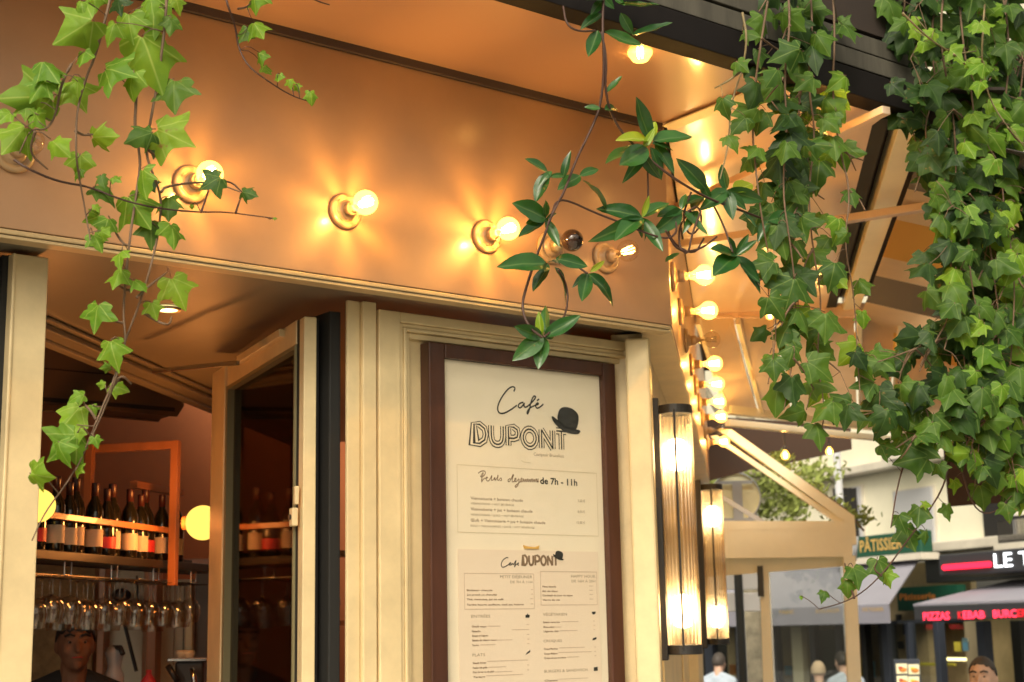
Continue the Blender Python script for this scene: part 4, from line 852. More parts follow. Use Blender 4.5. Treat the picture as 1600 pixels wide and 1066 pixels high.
# wall around window openings: built as strips
win = [(1384, 760, 1436, 860), (1388, 678, 1418, 706), (1180, 722, 1216, 752)]
zt0 = fsq(1440, 862)[2]
b = MB(); b.box(FS, x0-6, x1+3, .25, .5, zt0-.1, 11); put('wall', b, cstone, sb)
b = MB(); a = fsq(1310, 742, 0); c = fsq(1600, 715, 0); b.box(FS, x0-6, x1+3, .0, .25, a[2]-.03, a[2]+.10); put('ledge', b, stone2, sb, bevel=.02)
b = MB(); a = fsq(1436, 850, 0); b.box(FS, x0-6, x1+3, .05, .25, zt0-.02, zt0+.12); put('string_course', b, stone2, sb, bevel=.02)
for k, (xa, ya, xb, yb) in enumerate(win + [(1520, 745, 1560, 840), (1290, 760, 1325, 850), (1240, 640, 1262, 700)]):
    wn = MB(); fbox(wn, xa-3, ya-3, xb+3, yb+3, .22, .249); o = put('window', wn, stone2, sb)
    wn = MB(); fbox(wn, xa, ya, xb, yb, .19, .221); put('shutter', wn, metalg, o)
    if k:
        for j in range(5): wn = MB(); fbox(wn, xa+(xb-xa)*(j+.35)/5, ya+2, xa+(xb-xa)*(j+.5)/5, yb, .16, .189); put('bar', wn, blackm, o)
def railing(xa, ya, xb, yb, label, n):
    t = empty('balcony_railing', FS.px((xa+xb)/2, yb, -.2), label, 'railing', 'balcony railings across the street')
    a = fsq(xa, yb, -.2); c = fsq(xb, ya, -.2)
    b = MB(); b.box(FS, a[0], c[0], -.22, -.19, c[2]-.04, c[2]); put('top_rail', b, blackm, t)
    b = MB(); b.box(FS, a[0], c[0], -.22, -.19, a[2], a[2]+.03); put('bottom_rail', b, blackm, t)
    for i in range(n):
        s_ = a[0]+(c[0]-a[0])*i/(n-1); b = MB(); b.box(FS, s_-.008, s_+.008, -.213, -.197, a[2]+.031, c[2]-.041); put('baluster', b, blackm, t)
    b = MB(); b.box(FS, a[0], c[0], -.3, 0, a[2]-.12, a[2]-.002); put('slab', b, stone2, t)
railing(1562, 800, 1640, 850, 'black iron balcony railing at the right edge above the dark shop sign', 22)
railing(1170, 722, 1232, 748, 'dark balcony railing behind the street foliage near the gable', 14)
railing(1385, 680, 1432, 708, 'dark railing of the upper window between the ivy leaves', 8)
# rainwater pipe / lamp post
b = MB(); P0 = atY(1307, 702, 17.5); P1 = atY(1312, 800, 17.5); b.tube([P0, V((P0.x, P0.y, -.4))], .045, 10); tag(put('grey_lamp_post', b, metalg, smooth=True), 'slim pale grey post rising before the cream building', 'post')
# patisserie: sign, awning, shop front
sgn = empty('pastry_shop_sign', FS.px(1400, 870, -.5), 'dark green pastry shop sign board with gold capitals above the grey awning', 'sign')
b = MB(); a = fsq(1310, 875, -.55); c = fsq(1437, 828, -.55); b.box(FS, a[0], c[0], -.55, -.35, a[2], c[2]); put('board', b, greenp, sgn, bevel=.02)
b = MB(); b.box(FS, a[0], c[0]+.05, -.6, -.3, a[2]-.09, a[2]-.002); put('ledge', b, stone2, sgn)
def stext(s_, x, y, hpx, xr, off, m_, par, bold=0, nm='lettering'):
    a = fsq(x, y, off); h = abs(fsq(x, y-hpx, off)[2]-a[2]); wd = abs(fsq(xr, y, off)[0]-a[0]); b = MB()
    vs, fs = text_mesh(s_, h/.70, bold); x0_ = min(v.x for v in vs); x1_ = max(v.x for v in vs)
    b.add([FS.p(a[0]+(v.x-x0_)*wd/(x1_-x0_), off, a[2]+v.y) for v in vs], fs); put(nm, b, m_, par)
stext('PÂTISSIER', 1344, 863, 18, 1411, -.556, goldp, sgn, .004)
awn = empty('grey_shop_awning', FS.px(1300, 930, -1), 'wide slate grey awning of the pastry shop with lettered valance', 'awning')
s0t, s1t = fsq(1090, 873, -.35)[0], fsq(1437, 873, -.35)[0]; ztp = fsq(1425, 873, -.35)[2]
s0b, s1b = fsq(1040, 944, -1.5)[0], fsq(1389, 944, -1.5)[0]; zbt = fsq(1380, 944, -1.5)[2]
b = MB(); p = [FS.p(s0t, -.35, ztp), FS.p(s1t, -.35, ztp), FS.p(s1b, -1.5, zbt), FS.p(s0b, -1.5, zbt)]; b.hexa([q_-Z*.02 for q_ in p] + p); put('awning_cloth', b, greyaw, awn)
b = MB(); b.box(FS, s0b, s1b, -1.51, -1.495, zbt-.24, zbt-.005); put('valance', b, greyaw, awn)
for k, (s_, xa, xb) in enumerate((('PÂTISSIER', 1348, 1381), ('BOULANGER', 1275, 1312), ('PAINS', 1218, 1240), ('GLACIER', 1150, 1172))):
    stext(s_, xa, 956+ (1348-xa)*.03, 6, xb, -1.515, goldp, awn)
shop = empty('pastry_shop', FS.px(1300, 1050, 0), 'dim glazed pastry shop front below the grey awning', 'shop front')
zg = -.75
def sbx(nm, xa, xb, d0, d1, z0, z1, m_, par=shop, y=1000):
    b = MB(); b.box(FS, fsq(xa, y)[0], fsq(xb, y)[0], d0, d1, z0, z1); return put(nm, b, m_, par, bevel=.01)
ztop = fsq(1436, 872)[2]
sbx('back_wall', 1060, 1432, 1.0, 1.1, zg, ztop, shopin); sbx('shop_soffit', 1060, 1432, -.3, 1.0, ztop-.9, ztop-.85, navy)
for xa, xb, m_ in ((1100, 1112, navy), (1148, 1162, navy), (1200, 1212, navy), (1236, 1252, white_s), (1264, 1272, navy), (1305, 1314, navy), (1345, 1352, shopdk), (1372, 1378, shopdk), (1386, 1392, shopdk)):
    sbx('front_post', xa, xb, .0, .12, zg, ztop-.9, m_)
for xa, xb in ((1113, 1147), (1163, 1199), (1213, 1235), (1273, 1304), (1315, 1344), (1353, 1371)): sbx('pane', xa, xb, .05, .06, zg+.3, ztop-.92, pane_m)
sbx('door_leaf', 1268, 1306, .14, .18, zg, ztop-.95, mat('dark_green_door', (.02, .05, .035), .4))
for k in range(4): sbx('display_shelf', 1346, 1400, .5, .8, zg+.5+k*.35, zg+.55+k*.35, yelp if k in (1,) else shopin)
for k in range(3): sbx('counter', 1100+k*70, 1160+k*70, .5, .9, zg, zg+1.0-.05*k, woodor if k != 1 else cstone)
glow_y = emit('warm_shop_strip', (1, .85, .35), 1.6)
for xa, xb, z0 in ((1346, 1398, .28), (1346, 1398, 1.42)): sbx('strip_light', xa, xb, .40, .44, z0, z0+.035, glow_y)
for k in range(14): sbx('packet', 1102+k*21, 1110+k*21+(k*5) % 6, .45, .49, .95+.02*(k % 3), 1.12+.05*((k*7) % 4), (orangep, redp, white_s, yelp, bluep, woodor)[k % 6])
# neighbour: beige wall with dark green corner sign
nb_ = empty('corner_shop_front', FS.px(1420, 1040, .3), 'cream wall strip with dark opening between the two shops', 'shop front')
b = MB(); a = fsq(1392, 960, .35); c = fsq(1440, 960, .35); b.box(FS, a[0]-.3, c[0]+.1, .35, .45, zg, 1.95); put('wall', b, shopin, nb_)
for xa, ya, xb, yb in ((1400, 960, 1407, 972), (1411, 972, 1420, 992), (1403, 1002, 1411, 1014)): b = MB(); fbox(b, xa, ya, xb, yb, .32, .349, .33); put('niche', b, shopdk, nb_, bevel=.01)
b = MB(); a = fsq(1394, 955, .0); c = fsq(1486, 925, .0); b.box(FS, a[0], c[0], .1, .25, a[2], c[2]+.1); s3 = put('sign_board', b, greenp, nb_)
stext('Pâtisserie', 1406, 938, 10, 1462, .095, orangep, nb_, .003)
b = MB(); a = fsq(1392, 925, .0); b.box(FS, fsq(1430, 925)[0], x1+2, .2, .6, a[2]+.1, zt0-.1); put('dark_recess', b, shopdk, nb_)
# kebab shop
kb = empty('snack_shop_sign', FS.px(1530, 890, -.9), 'dark sign box with red neon bar and white illuminated letters', 'sign')
b = MB(); a = fsq(1468, 901, -.9); c = fsq(1690, 866+8, -.9); zc = fsq(1468, 867, -.9)[2]; b.box(FS, a[0], c[0], -.9, -.1, a[2], zc); put('box', b, signblk, kb, bevel=.02)
b = MB(); a = fsq(1476, 887, -.92); c = fsq(1547, 877, -.92); b.tube([FS.p(a[0], -.93, a[2]), FS.p(c[0], -.93, a[2])], .035, 10); put('neon_bar', b, red_l, kb, smooth=True)
stext('LE T', 1554, 887, 22, 1612, -.912, led_w, kb, .0)
kc = empty('snack_shop_canopy', FS.px(1530, 955, -1.5), 'dark grey canopy with red illuminated words above the snack shop', 'canopy')
b = MB(); a = fsq(1428, 970, -1.5); zc = fsq(1428, 948, -1.5)[2]; s0 = fsq(1428, 960, -1.5)[0]; s1 = fsq(1700, 960, -1.5)[0]
b.box(FS, s0, s1, -1.5, -1.42, a[2], zc); put('front_panel', b, signblk, kc, bevel=.01)
b = MB(); b.hexa([FS.p(s0, -1.5, zc+.004), FS.p(s1, -1.5, zc+.004), FS.p(s1, -.2, zc+.28), FS.p(s0+.3, -.2, zc+.28)] + [FS.p(s0, -1.5, zc+.03), FS.p(s1, -1.5, zc+.03), FS.p(s1, -.2, zc+.31), FS.p(s0+.3, -.2, zc+.31)]); put('canopy_roof', b, greyaw, kc)
for s_, xa, xb, m_ in (('PIZZAS', 1443, 1484, led_r), ('K', 1497, 1504, led_rd), ('EBAB', 1505, 1539, led_r), ('BURC', 1552, 1589, led_r), ('ER', 1590, 1606, led_rd)):
    stext(s_, xa, 969-(xa-1443)*.035, 11.5, xb, -1.512, m_, kc, .003)
ks = empty('snack_shop', FS.px(1530, 1040, 0), 'snack shop glazed front with dark blue frames and posters', 'shop front')
zk = a[2]-.02
for xa, xb in ((1436, 1446), (1474, 1480), (1519, 1527), (1588, 1602)): sbx('frame_post', xa, xb, -.62, -.5, zg, zk, navy, ks)
for xa, xb in ((1447, 1473), (1481, 1518)): sbx('pane', xa, xb, -.56, -.55, zg+.1, zk, pane_m, ks)
sbx('back_wall', 1440, 1660, .9, 1.0, zg, 2.0, shopin, ks); sbx('side_panel', 1527, 1560, -.2, -.15, zg, zk, mat('beige_panel', (.50, .42, .27), .7), ks); sbx('inner_column', 1560, 1575, .2, .5, zg, zk, shopdk, ks)
sbx('counter', 1450, 1560, .4, .8, zg, .55, signblk, ks); sbx('rail', 1447, 1518, -.3, -.27, 1.2, 1.24, yelp, ks)
sbx('strip_light', 1447, 1518, .30, .33, 1.25, 1.29, glow_y, ks)
for k in range(9): sbx('menu_card', 1530+k*7, 1535+k*7, .85, .88, 1.45+.12*(k % 2), 1.6+.12*(k % 2), (orangep, white_s, redp)[k % 3], ks)
for (xa, ya, xb, yb, m_) in ((1492, 1003, 1501, 1018, yelp), (1505, 997, 1512, 1017, bluep), (1504, 997, 1514, 1003, white_s)):
    b = MB(); fbox(b, xa, ya, xb, yb, -.575, -.565, -.57); put('poster', b, m_, ks)
stext('KEBAB', 1447, 983, 7, 1466, -.572, redp, ks); stext('GRILL', 1484, 983, 7, 1507, -.572, redp, ks)
mn = empty('food_photo_board', atY(1417, 1060, 15.5), 'dark standing board with food photos before the snack shop', 'menu board')
P0, P1 = atY(1400, 1075, 15.5), atY(1437, 1030, 15.5); b = MB(); b.box(FW, P0.x, P1.x, 15.5, 15.54, P0.z, P1.z); put('board', b, navy, mn, bevel=.005)
for x, y in ((1409, 1045), (1428, 1046), (1410, 1064), (1428, 1065)):
    P = atY(x, y, 15.49); b = MB(); b.box(FW, P.x-.055, P.x+.055, 15.49, 15.498, P.z-.05, P.z+.05); o = put('food_picture', b, white_s, mn)
    b = MB(); b.ball(P+V((.01, -.006, -.01)), .034, 10, 6, (1.2, .12, .7)); put('food_print', b, orangep, o, smooth=True)
    b = MB(); b.ball(P+V((-.015, -.010, .012)), .018, 8, 5, (1.4, .12, .6)); put('food_print', b, redp if x < 1420 else yelp, o, smooth=True)
b = MB(); b.box(FW, P0.x, P0.x+.03, 15.5, 15.54, -.4, P0.z-.002); b.box(FW, P1.x-.03, P1.x, 15.5, 15.54, -.4, P0.z-.002); put('leg', b, navy, mn)
# round sign, twin plates, tree trunk
rs = empty('round_road_sign', atY(1150, 1060, 12.5), 'back of a round cream road sign on a dark post', 'road sign')
c_ = atY(1149, 777, 12.5); r = 38*12.5/FPX*1.0
b = MB(); b.lathe(c_, (0, -1, 0), [(0, 0), (r*.97, 0), (r, .004), (r, .02), (r*.97, .024), (r*.95, .006), (0, .006)], 40); put('disc', b, white_s, rs)
b = MB(); b.lathe(c_, (0, -1, 0), [(r*.97, -.005), (r*1.03, -.005), (r*1.03, .03), (r*.97, .03)], 40, cap=False); put('rim', b, metalg, rs)
b = MB(); b.tube([c_+V((.0, .06, r+.0)), V((c_.x+.0, c_.y+.06, -.4))], .035, 12); b.box(FW, c_.x-.0, c_.x+.0, 12.5, 12.5, 0, 0); put('post', b, shopdk, rs, smooth=False)
for dz in (-.19, .12):
    b = MB(); b.box(FW, c_.x-r*.7, c_.x+r*.7, 12.455, 12.47, c_.z+dz-.012, c_.z+dz+.012); put('bracket', b, metalg, rs)
b = MB(); b.box(FW, c_.x-.03, c_.x+.05, 12.44, 12.454, c_.z-.20, c_.z+.13); put('clamp', b, metalg, rs)
ps = empty('twin_plate_sign', atY(1155, 1060, 13), 'backs of pale rectangular sign plates seen through the terrace', 'road sign')
for xa, xb, ya, yb in ((1124, 1147, 894, 922), (1160, 1186, 894, 922), (1126, 1148, 926, 956), (1162, 1187, 926, 956)):
    P0, P1 = atY(xa, yb, 13), atY(xb, ya, 13); b = MB(); b.box(FW, P0.x, P1.x, 13, 13.02, P0.z, P1.z); put('plate', b, mat('pale_plate', (.62, .63, .66), .5) if 'pale_plate' not in MT else MT['pale_plate'], ps, bevel=.008)
P0 = atY(1153, 890, 13.05); b = MB(); b.tube([P0, V((P0.x, P0.y, -.4))], .04, 10); put('post', b, metalg, ps)
tr = empty('plane_tree_trunk', V((atY(1176, 1000, 14.5).x, 14.5, -.4)), 'mottled pale tree trunk seen past the wall lamps', 'tree')
bx = atY(1176, 1000, 14.5).x; b = MB(); b.tube([V((bx+.03, 14.5, -.4)), V((bx, 14.5, .8)), V((bx-.03, 14.5, 2.2)), V((bx, 14.5, 3.2)), V((bx+.1, 14.6, 4.6))], [.17, .14, .12, .11, .07], 14); put('trunk', b, bark, tr, smooth=True)
b = MB(); b.tube([V((bx, 14.5, 3.0)), V((bx+.7, 14.7, 4.0)), V((bx+1.4, 15, 4.8))], [.06, .045, .02], 8); b.tube([V((bx, 14.5, 3.4)), V((bx-.6, 14.6, 4.6))], [.05, .02], 8); put('limb', b, bark, tr, smooth=True)
def foliage(name, boxes, n, size, m_, parent, kind=None, label=None, cat=None):
    b = MB()
    for _ in range(n):
        x, y, Y, sx, sy, sY = random.choice(boxes); c_ = atY(random.gauss(x, sx), random.gauss(y, sy), random.gauss(Y, sY))
        a = V((random.gauss(0, 1), random.gauss(0, 1), random.gauss(0, 1))).normalized(); u = a.orthogonal().normalized()*size*random.uniform(.5, 1.2); v_ = a.cross(u).normalized()*size*random.uniform(.3, .7)
        b.add([c_-u, c_-v_*.8, c_+u, c_+v_*.8, c_+a*size*.15], [(0, 1, 4), (1, 2, 4), (2, 3, 4), (3, 0, 4)])
    o = put(name, b, m_, parent)
    if parent is None: tag(o, label, cat)
    o['kind'] = 'stuff'; return o
foliage('crown', [(1215, 755, 15, 18, 14, .5), (1185, 745, 15, 14, 10, .5), (1240, 790, 15, 10, 14, .4), (1270, 740, 15, 18, 10, .5), (1200, 790, 15.5, 14, 16, .5), (1130, 745, 16, 14, 6, .5)], 1500, .048, far_leaf, tr)
gi = empty('gable_climber', gp(1300, 800, .1), 'loose green climber growing over the sloping gable rafter', 'climbing plant')
foliage('leaf_mass', [(1235, 735, 11.4, 14, 8, .1), (1262, 762, 11.4, 14, 9, .1), (1290, 785, 11.4, 14, 9, .1), (1310, 798, 11.4, 16, 8, .1), (1340, 808, 11.4, 14, 8, .1), (1215, 716, 11.4, 10, 5, .1)], 620, .030, far_leaf, gi)
b = MB(); b.tube([gp(1200, 715, .1), gp(1260, 755, .12), gp(1320, 795, .1), gp(1350, 830, .12)], .008, 5); put('stem', b, stem_m, gi)
t = empty('pharmacy_cross', atY(1180, 735, 20), 'small green illuminated cross glimpsed through foliage', 'sign')
c_ = atY(1180, 738, 19); b = MB(); b.box(FW, c_.x-.05, c_.x+.05, 19, 19.06, c_.z-.17, c_.z+.17); b.box(FW, c_.x-.17, c_.x-.052, 19, 19.06, c_.z-.05, c_.z+.05); b.box(FW, c_.x+.052, c_.x+.17, 19, 19.06, c_.z-.05, c_.z+.05); put('cross', b, green_l, t)
b = MB(); b.tube([V((c_.x, 19.1, c_.z)), V((c_.x, 19.1, -.5))], .04, 8); put('post', b, metalg, t)
# lamp shade beside sign
c_ = atY(1328, 858, 16); b = MB(); b.lathe(c_, Z, [(.06, -.13), (.10, .12), (.085, .13), (0, .14)], 18); tag(put('street_lantern', b, metalg, smooth=True), 'pale conical lantern beside the green sign', 'lantern')
# red lettered panel
t = empty('red_banner', atY(1187, 1020, 16), 'narrow vertical banner with red lettering behind the tree trunk', 'banner'); P0, P1 = atY(1182, 1060, 16), atY(1193, 985, 16)
b = MB(); b.box(FW, P0.x, P1.x, 16, 16.01, P0.z-.3, P1.z); put('cloth', b, stone2, t)
for k in range(4): b = MB(); b.box(FW, P0.x+.005, P1.x-.005, 15.985, 15.998, P0.z-.02+k*.15, P0.z+.07+k*.15); put('red_letter', b, redp, t)

# ------------------------------------------------------------------ foliage of the front: leaves
def ivy_mesh(name, m_, spread, fold, curl, jit, lobe, seed):
    rn = random.Random(seed)
    half = [(.00, .06), (.08, -.03), (.20, -.10), (.34, -.06), (.40*spread, .06), (.36*spread, .18), (.46*spread, .26), (.64*spread, .47), (.38*spread+.08*(1-lobe), .47+.03*(1-lobe)), (.22+.14*(1-lobe), .53+.03*(1-lobe)), (.19+.09*(1-lobe), .66), (.09+.03*(1-lobe), .85)]
    half = [(x*(1+rn.uniform(-jit, jit)), y+rn.uniform(-jit, jit)*.4) if i else (x, y) for i, (x, y) in enumerate(half)]
    out = half + [(0, 1.0)] + [(-x*(1+rn.uniform(-jit, jit)), y+rn.uniform(-jit, jit)*.3) for x, y in half[1:]][::-1]
    out = [(a[0]*(1-f_)+c[0]*f_, a[1]*(1-f_)+c[1]*f_) for a, c in zip(out, out[1:]+out[:1]) for f_ in (.14, .86)]
    n = len(out); me = bpy.data.meshes.new(name)
    def zz(x, y): return -fold*(math.sqrt(x*x+.012)-.11) - curl*(y-.3)**2 - .25*x*x*curl + .035*math.sin(9*x+4*y+seed) + .02*math.sin(17*x-6*y+seed*2)
    vs = [(x, y, zz(x, y)) for x, y in out] + [(x*.5, .25+(y-.25)*.5, zz(x*.5, .25+(y-.25)*.5)) for x, y in out] + [(0, .25, zz(0, .25)+.02)]
    fs = [(i, (i+1) % n, n+(i+1) % n, n+i) for i in range(n)] + [(n+i, n+(i+1) % n, 2*n) for i in range(n)]
    me.from_pydata(vs, [], fs); uv = me.uv_layers.new(name='UVMap')
    for l_ in me.loops: v = vs[l_.vertex_index]; uv.data[l_.index].uv = (v[0]+.5, v[1]+.15)
    me.polygons.foreach_set('use_smooth', [True]*len(me.polygons)); me.materials.append(m_); me.update(); return me
SH = [(1.0, .30, .25, .08, 1), (.85, .45, .55, .10, 1), (1.15, .2, .15, .10, 1), (.75, .6, .4, .12, .5), (1.0, -.15, .6, .10, .8), (.9, .35, -.3, .12, .3), (.8, .5, .7, .1, .2), (1.05, .75, .2, .12, .7), (.9, .1, .9, .1, .4)]
IVY = {k: [ivy_mesh('ivy_leaf', m_, *s_, i) for i, s_ in enumerate(SH)] for k, m_ in (('b', ivy_b), ('d', ivy_d), ('m', ivy_m))}
def jas_mesh(m_, wd, curl, fold, seed):
    vs = []; N_ = 9
    for i in range(N_+1):
        y = i/N_; w_ = wd*math.sin(math.pi*min(1, y*1.0)**.85)**.8 if 0 < i < N_ else .004; z = -curl*y*y
        for x in (-w_, -w_*.5, 0, w_*.5, w_): vs.append((x, y, z + fold*abs(x) + .01*math.sin(y*14+seed+x*20)))
    fs = [(i*5+j, i*5+j+1, i*5+j+6, i*5+j+5) for i in range(N_) for j in range(4)]
    me = bpy.data.meshes.new('climber_leaf'); me.from_pydata(vs, [], fs); uv = me.uv_layers.new(name='UVMap')
    for l_ in me.loops: v = vs[l_.vertex_index]; uv.data[l_.index].uv = (v[0]+.5, v[1]+.15)
    me.polygons.foreach_set('use_smooth', [True]*len(me.polygons)); me.materials.append(m_); return me
JAS = {k: [jas_mesh(m_, w_, c_, f_, i) for i, (w_, c_, f_) in enumerate([(.19, .25, .4), (.16, .45, .3), (.22, .1, .3), (.17, -.2, .5)])] for k, m_ in (('d', jas_d), ('y', jas_y))}
RX, UP = V((1, 0, 0)), Z
def leaf_matrix(P, tip, nrm, size):
    t = tip.normalized(); n = (nrm - t*nrm.dot(t)).normalized(); x = t.cross(n); m = M((x, t, n)).transposed().to_4x4(); return M.Translation(P) @ m @ M.Scale(size, 4)
def add_leaf(parent, me, P, tip, nrm, size, name):
    o = bpy.data.objects.new(name, me); col.objects.link(o); o.parent = parent
    o.matrix_local = M.Translation(-WL[parent.name]) @ leaf_matrix(P, tip, nrm, size); return o
def smooth3(pts, it=2): return [V(p) for p in smooth2([tuple(p) for p in pts], it)]
TV = T1+.12
def vplane(x, y, t): return FA.px(x, y, t)
def vine(strands, leaves, label, cat='ivy', group='ivy trailing from the canopy', kind='b', stem=stem_m, r=.0035, t=TV, rn=None):
    """strands: lists of (px,py) ; leaves: (px,py,size_px,rot,kind)"""
    rn = rn or random.Random(len(leaves)); P0 = vplane(*strands[0][0], t)
    root = empty('ivy_vine', P0, label, cat, group); b = MB(); allp = []
    for k, st_ in enumerate(strands):
        pts = [vplane(x, y, t + .03*math.sin(i*1.7+k)) for i, (x, y) in enumerate(st_)]; sp = smooth3(pts); allp += sp
        n = len(sp); b.tube(sp, [r*(1.15-.7*i/n) for i in range(n)], 5)
    for lf_ in leaves:
        x, y, s_, rot = lf_[:4]; kd = lf_[4] if len(lf_) > 4 else kind; dt = lf_[5] if len(lf_) > 5 else rn.uniform(-.05, .06)
        P = vplane(x, y, t+dt); Zd = (P-CAM).length; L = s_*Zd/FPX*.93; a = rad(rot)
        tip = RX*math.sin(a) - UP*math.cos(a); tw = V((0, -1, 0)) + RX*rn.gauss(0, .38) + UP*rn.gauss(.30, .38); tip = tip + V((0, -1, 0))*rn.uniform(-.1, .55)
        base = P - tip.normalized()*L*.42
        add_leaf(root, rn.choice(IVY[kd] if s_ < 60 else (IVY[kd][0], IVY[kd][2], IVY[kd][7])), base, tip, tw, L, 'ivy_leaf')
        q = min(allp, key=lambda v: (v-base).length_squared)
        if (q-base).length < .30: mid = (q+base)/2 + Z*.01*rn.uniform(-1, 2) + V((0, rn.uniform(-.02, .01), 0)); b.tube(smooth3([q, mid, base], 1), r*.38, 4)
    put('stem', b, stem, root, smooth=True); return root
# left side
vine([[(262, -30), (258, 40), (248, 120), (240, 165), (226, 235), (238, 270), (252, 305), (250, 350), (240, 400), (222, 465), (196, 530), (180, 590), (150, 660), (128, 715), (105, 755), (70, 800), (50, 845)],
      [(213, 150), (210, 205), (221, 250), (212, 310), (203, 370), (197, 430), (192, 490), (197, 530), (188, 570), (170, 625), (140, 690), (118, 735)],
      [(214, 465), (235, 445), (262, 425)], [(205, 455), (190, 450), (178, 440)], [(192, 505), (175, 500), (165, 495)], [(226, 490), (250, 505), (265, 508), (268, 495)], [(180, 600), (190, 585), (205, 600)], [(150, 655), (140, 640), (125, 625)], [(252, 300), (260, 290), (330, 283), (375, 300)], [(232, 235), (250, 250), (262, 235)]],
     [(203, 40, 58, 10), (174, 50, 42, -20), (240, 28, 72, 0), (236, 95, 104, 20), (184, 112, 66, 70), (205, 128, 50, -10), (272, 145, 70, 5, 'm'), (267, 40, 34, 0, 'm'), (186, 10, 34, 10, 'd'), (236, 5, 38, 10), (277, 5, 34, 20), (220, 213, 52, -60, 'm'), (270, 213, 74, 65), (243, 228, 38, 0, 'd'),
      (222, 284, 54, 5), (215, 328, 70, 35), (262, 322, 50, 5, 'm'), (238, 290, 26, 20, 'd'), (236, 362, 52, 10, 'm'), (270, 366, 50, 15), (186, 402, 38, -10), (183, 434, 42, -15), (218, 444, 36, 50), (277, 455, 62, 25), (240, 484, 34, 20), (150, 495, 52, -10), (177, 552, 56, 15), (165, 575, 18, -80), (182, 605, 34, 80), (158, 601, 16, -90),
      (120, 620, 30, -70), (146, 640, 22, 20), (112, 652, 56, -30), (100, 697, 66, -40), (118, 676, 34, 0), (97, 708, 48, 20), (62, 743, 50, 75), (125, 735, 20, 60), (150, 690, 22, 20)],
     'long bright ivy strand trailing from the canopy across the lamps to the left post')
vine([[(176, -20), (165, 30), (148, 90), (135, 120), (120, 170), (118, 240), (126, 290), (136, 345), (141, 375)], [(112, 100), (95, 132), (88, 180), (72, 205), (48, 200), (30, 240)], [(55, 205), (45, 240), (75, 265)], [(118, 205), (130, 212), (145, 210)], [(175, 352), (190, 380), (205, 385)]],
     [(118, 48, 78, -60), (148, 2, 36, 0), (128, 10, 32, 10), (130, 92, 38, 0), (78, 110, 52, 40), (85, 122, 30, 10), (120, 148, 60, 30), (110, 135, 34, -50), (45, 152, 88, -80), (60, 140, 46, -30), (24, 216, 66, -25), (88, 226, 48, 45), (60, 188, 38, 30), (6, 183, 34, -40), (40, 175, 30, 0), (160, 214, 50, 85), (125, 258, 44, 0), (120, 272, 24, -30), (145, 342, 30, -60), (152, 325, 16, 30), (165, 355, 42, -10), (152, 378, 36, 30), (165, 365, 24, 60)],
     'bright ivy cluster at the far left with a thin strand hanging straight down')
vine([[(22, 250), (45, 265), (90, 284), (140, 292), (190, 313), (245, 326), (310, 332), (350, 331), (395, 337), (432, 342)], [(314, 332), (322, 310), (326, 296)], [(368, 333), (374, 315), (378, 305)], [(335, 285), (360, 283), (378, 300)]],
     [(162, 300, 46, 60, 'm'), (160, 282, 26, 20, 'm'), (182, 280, 20, 60), (330, 285, 44, -60, 'm'), (388, 302, 32, 70, 'm'), (300, 322, 10, 0), (430, 341, 8, 80)], 'nearly leafless horizontal ivy twig crossing below the brightest lamp', stem=stem_d, r=.003)
vine([[(348, -20), (356, 10), (368, 40), (372, 75), (388, 105), (420, 128), (455, 150), (490, 161)], [(372, 14), (385, 12), (395, 2)], [(478, -8), (495, 2), (515, 8)]],
     [(398, 3, 42, 0), (382, 55, 36, -20, 'm'), (403, 46, 38, 30), (407, 92, 26, 10), (417, 110, 24, 30), (436, 122, 20, 0), (453, 130, 20, 10), (464, 137, 18, 20), (486, 150, 26, 10), (400, -8, 30, 0)], 'short curving ivy tendril with tiny leaves under the dark joint line', stem=stem_d, r=.003)
# glossy climber
cr_ = empty('glossy_climber', vplane(945, -10, TV), 'glossy dark green climber with pointed whorled leaves hanging left of the ivy', 'climbing plant')
b = MB()
JS = [[(944, -20), (941, 40), (944, 90), (942, 140), (934, 180), (916, 218), (900, 250), (882, 300), (862, 335), (850, 370), (838, 400), (825, 440), (814, 480), (826, 512), (848, 528)], [(939, 50), (948, 90), (945, 140), (955, 180), (975, 212), (1003, 238), (1035, 266), (1070, 290), (1110, 312), (1160, 330), (1200, 345)],
      [(862, 335), (868, 315), (885, 312), (930, 333), (970, 348), (1010, 365), (1045, 375), (1060, 360), (1050, 330), (1015, 328)], [(872, 422), (884, 440), (888, 465), (882, 500), (850, 527)], [(1012, 265), (1013, 320)], [(875, 398), (900, 415), (918, 428)], [(880, 10), (885, 40), (905, 50), (930, 48)], [(1095, 330), (1080, 370), (1075, 400), (1060, 385), (1062, 350), (1080, 330)], [(1040, 360), (1060, 395), (1095, 390), (1120, 370)],
      [(1080, 300), (1065, 340), (1078, 372), (1098, 350), (1092, 320), (1075, 330)], [(1040, 345), (1050, 380), (1085, 400), (1100, 372)], [(1110, 312), (1130, 350), (1145, 395)]]
for k, st_ in enumerate(JS):
    sp = smooth3([vplane(x, y, TV+.03*math.sin(i+k)) for i, (x, y) in enumerate(st_)]); b.tube(sp, .0042 if k < 2 else .0034, 5)
put('stem', b, stem_d, cr_, smooth=True)
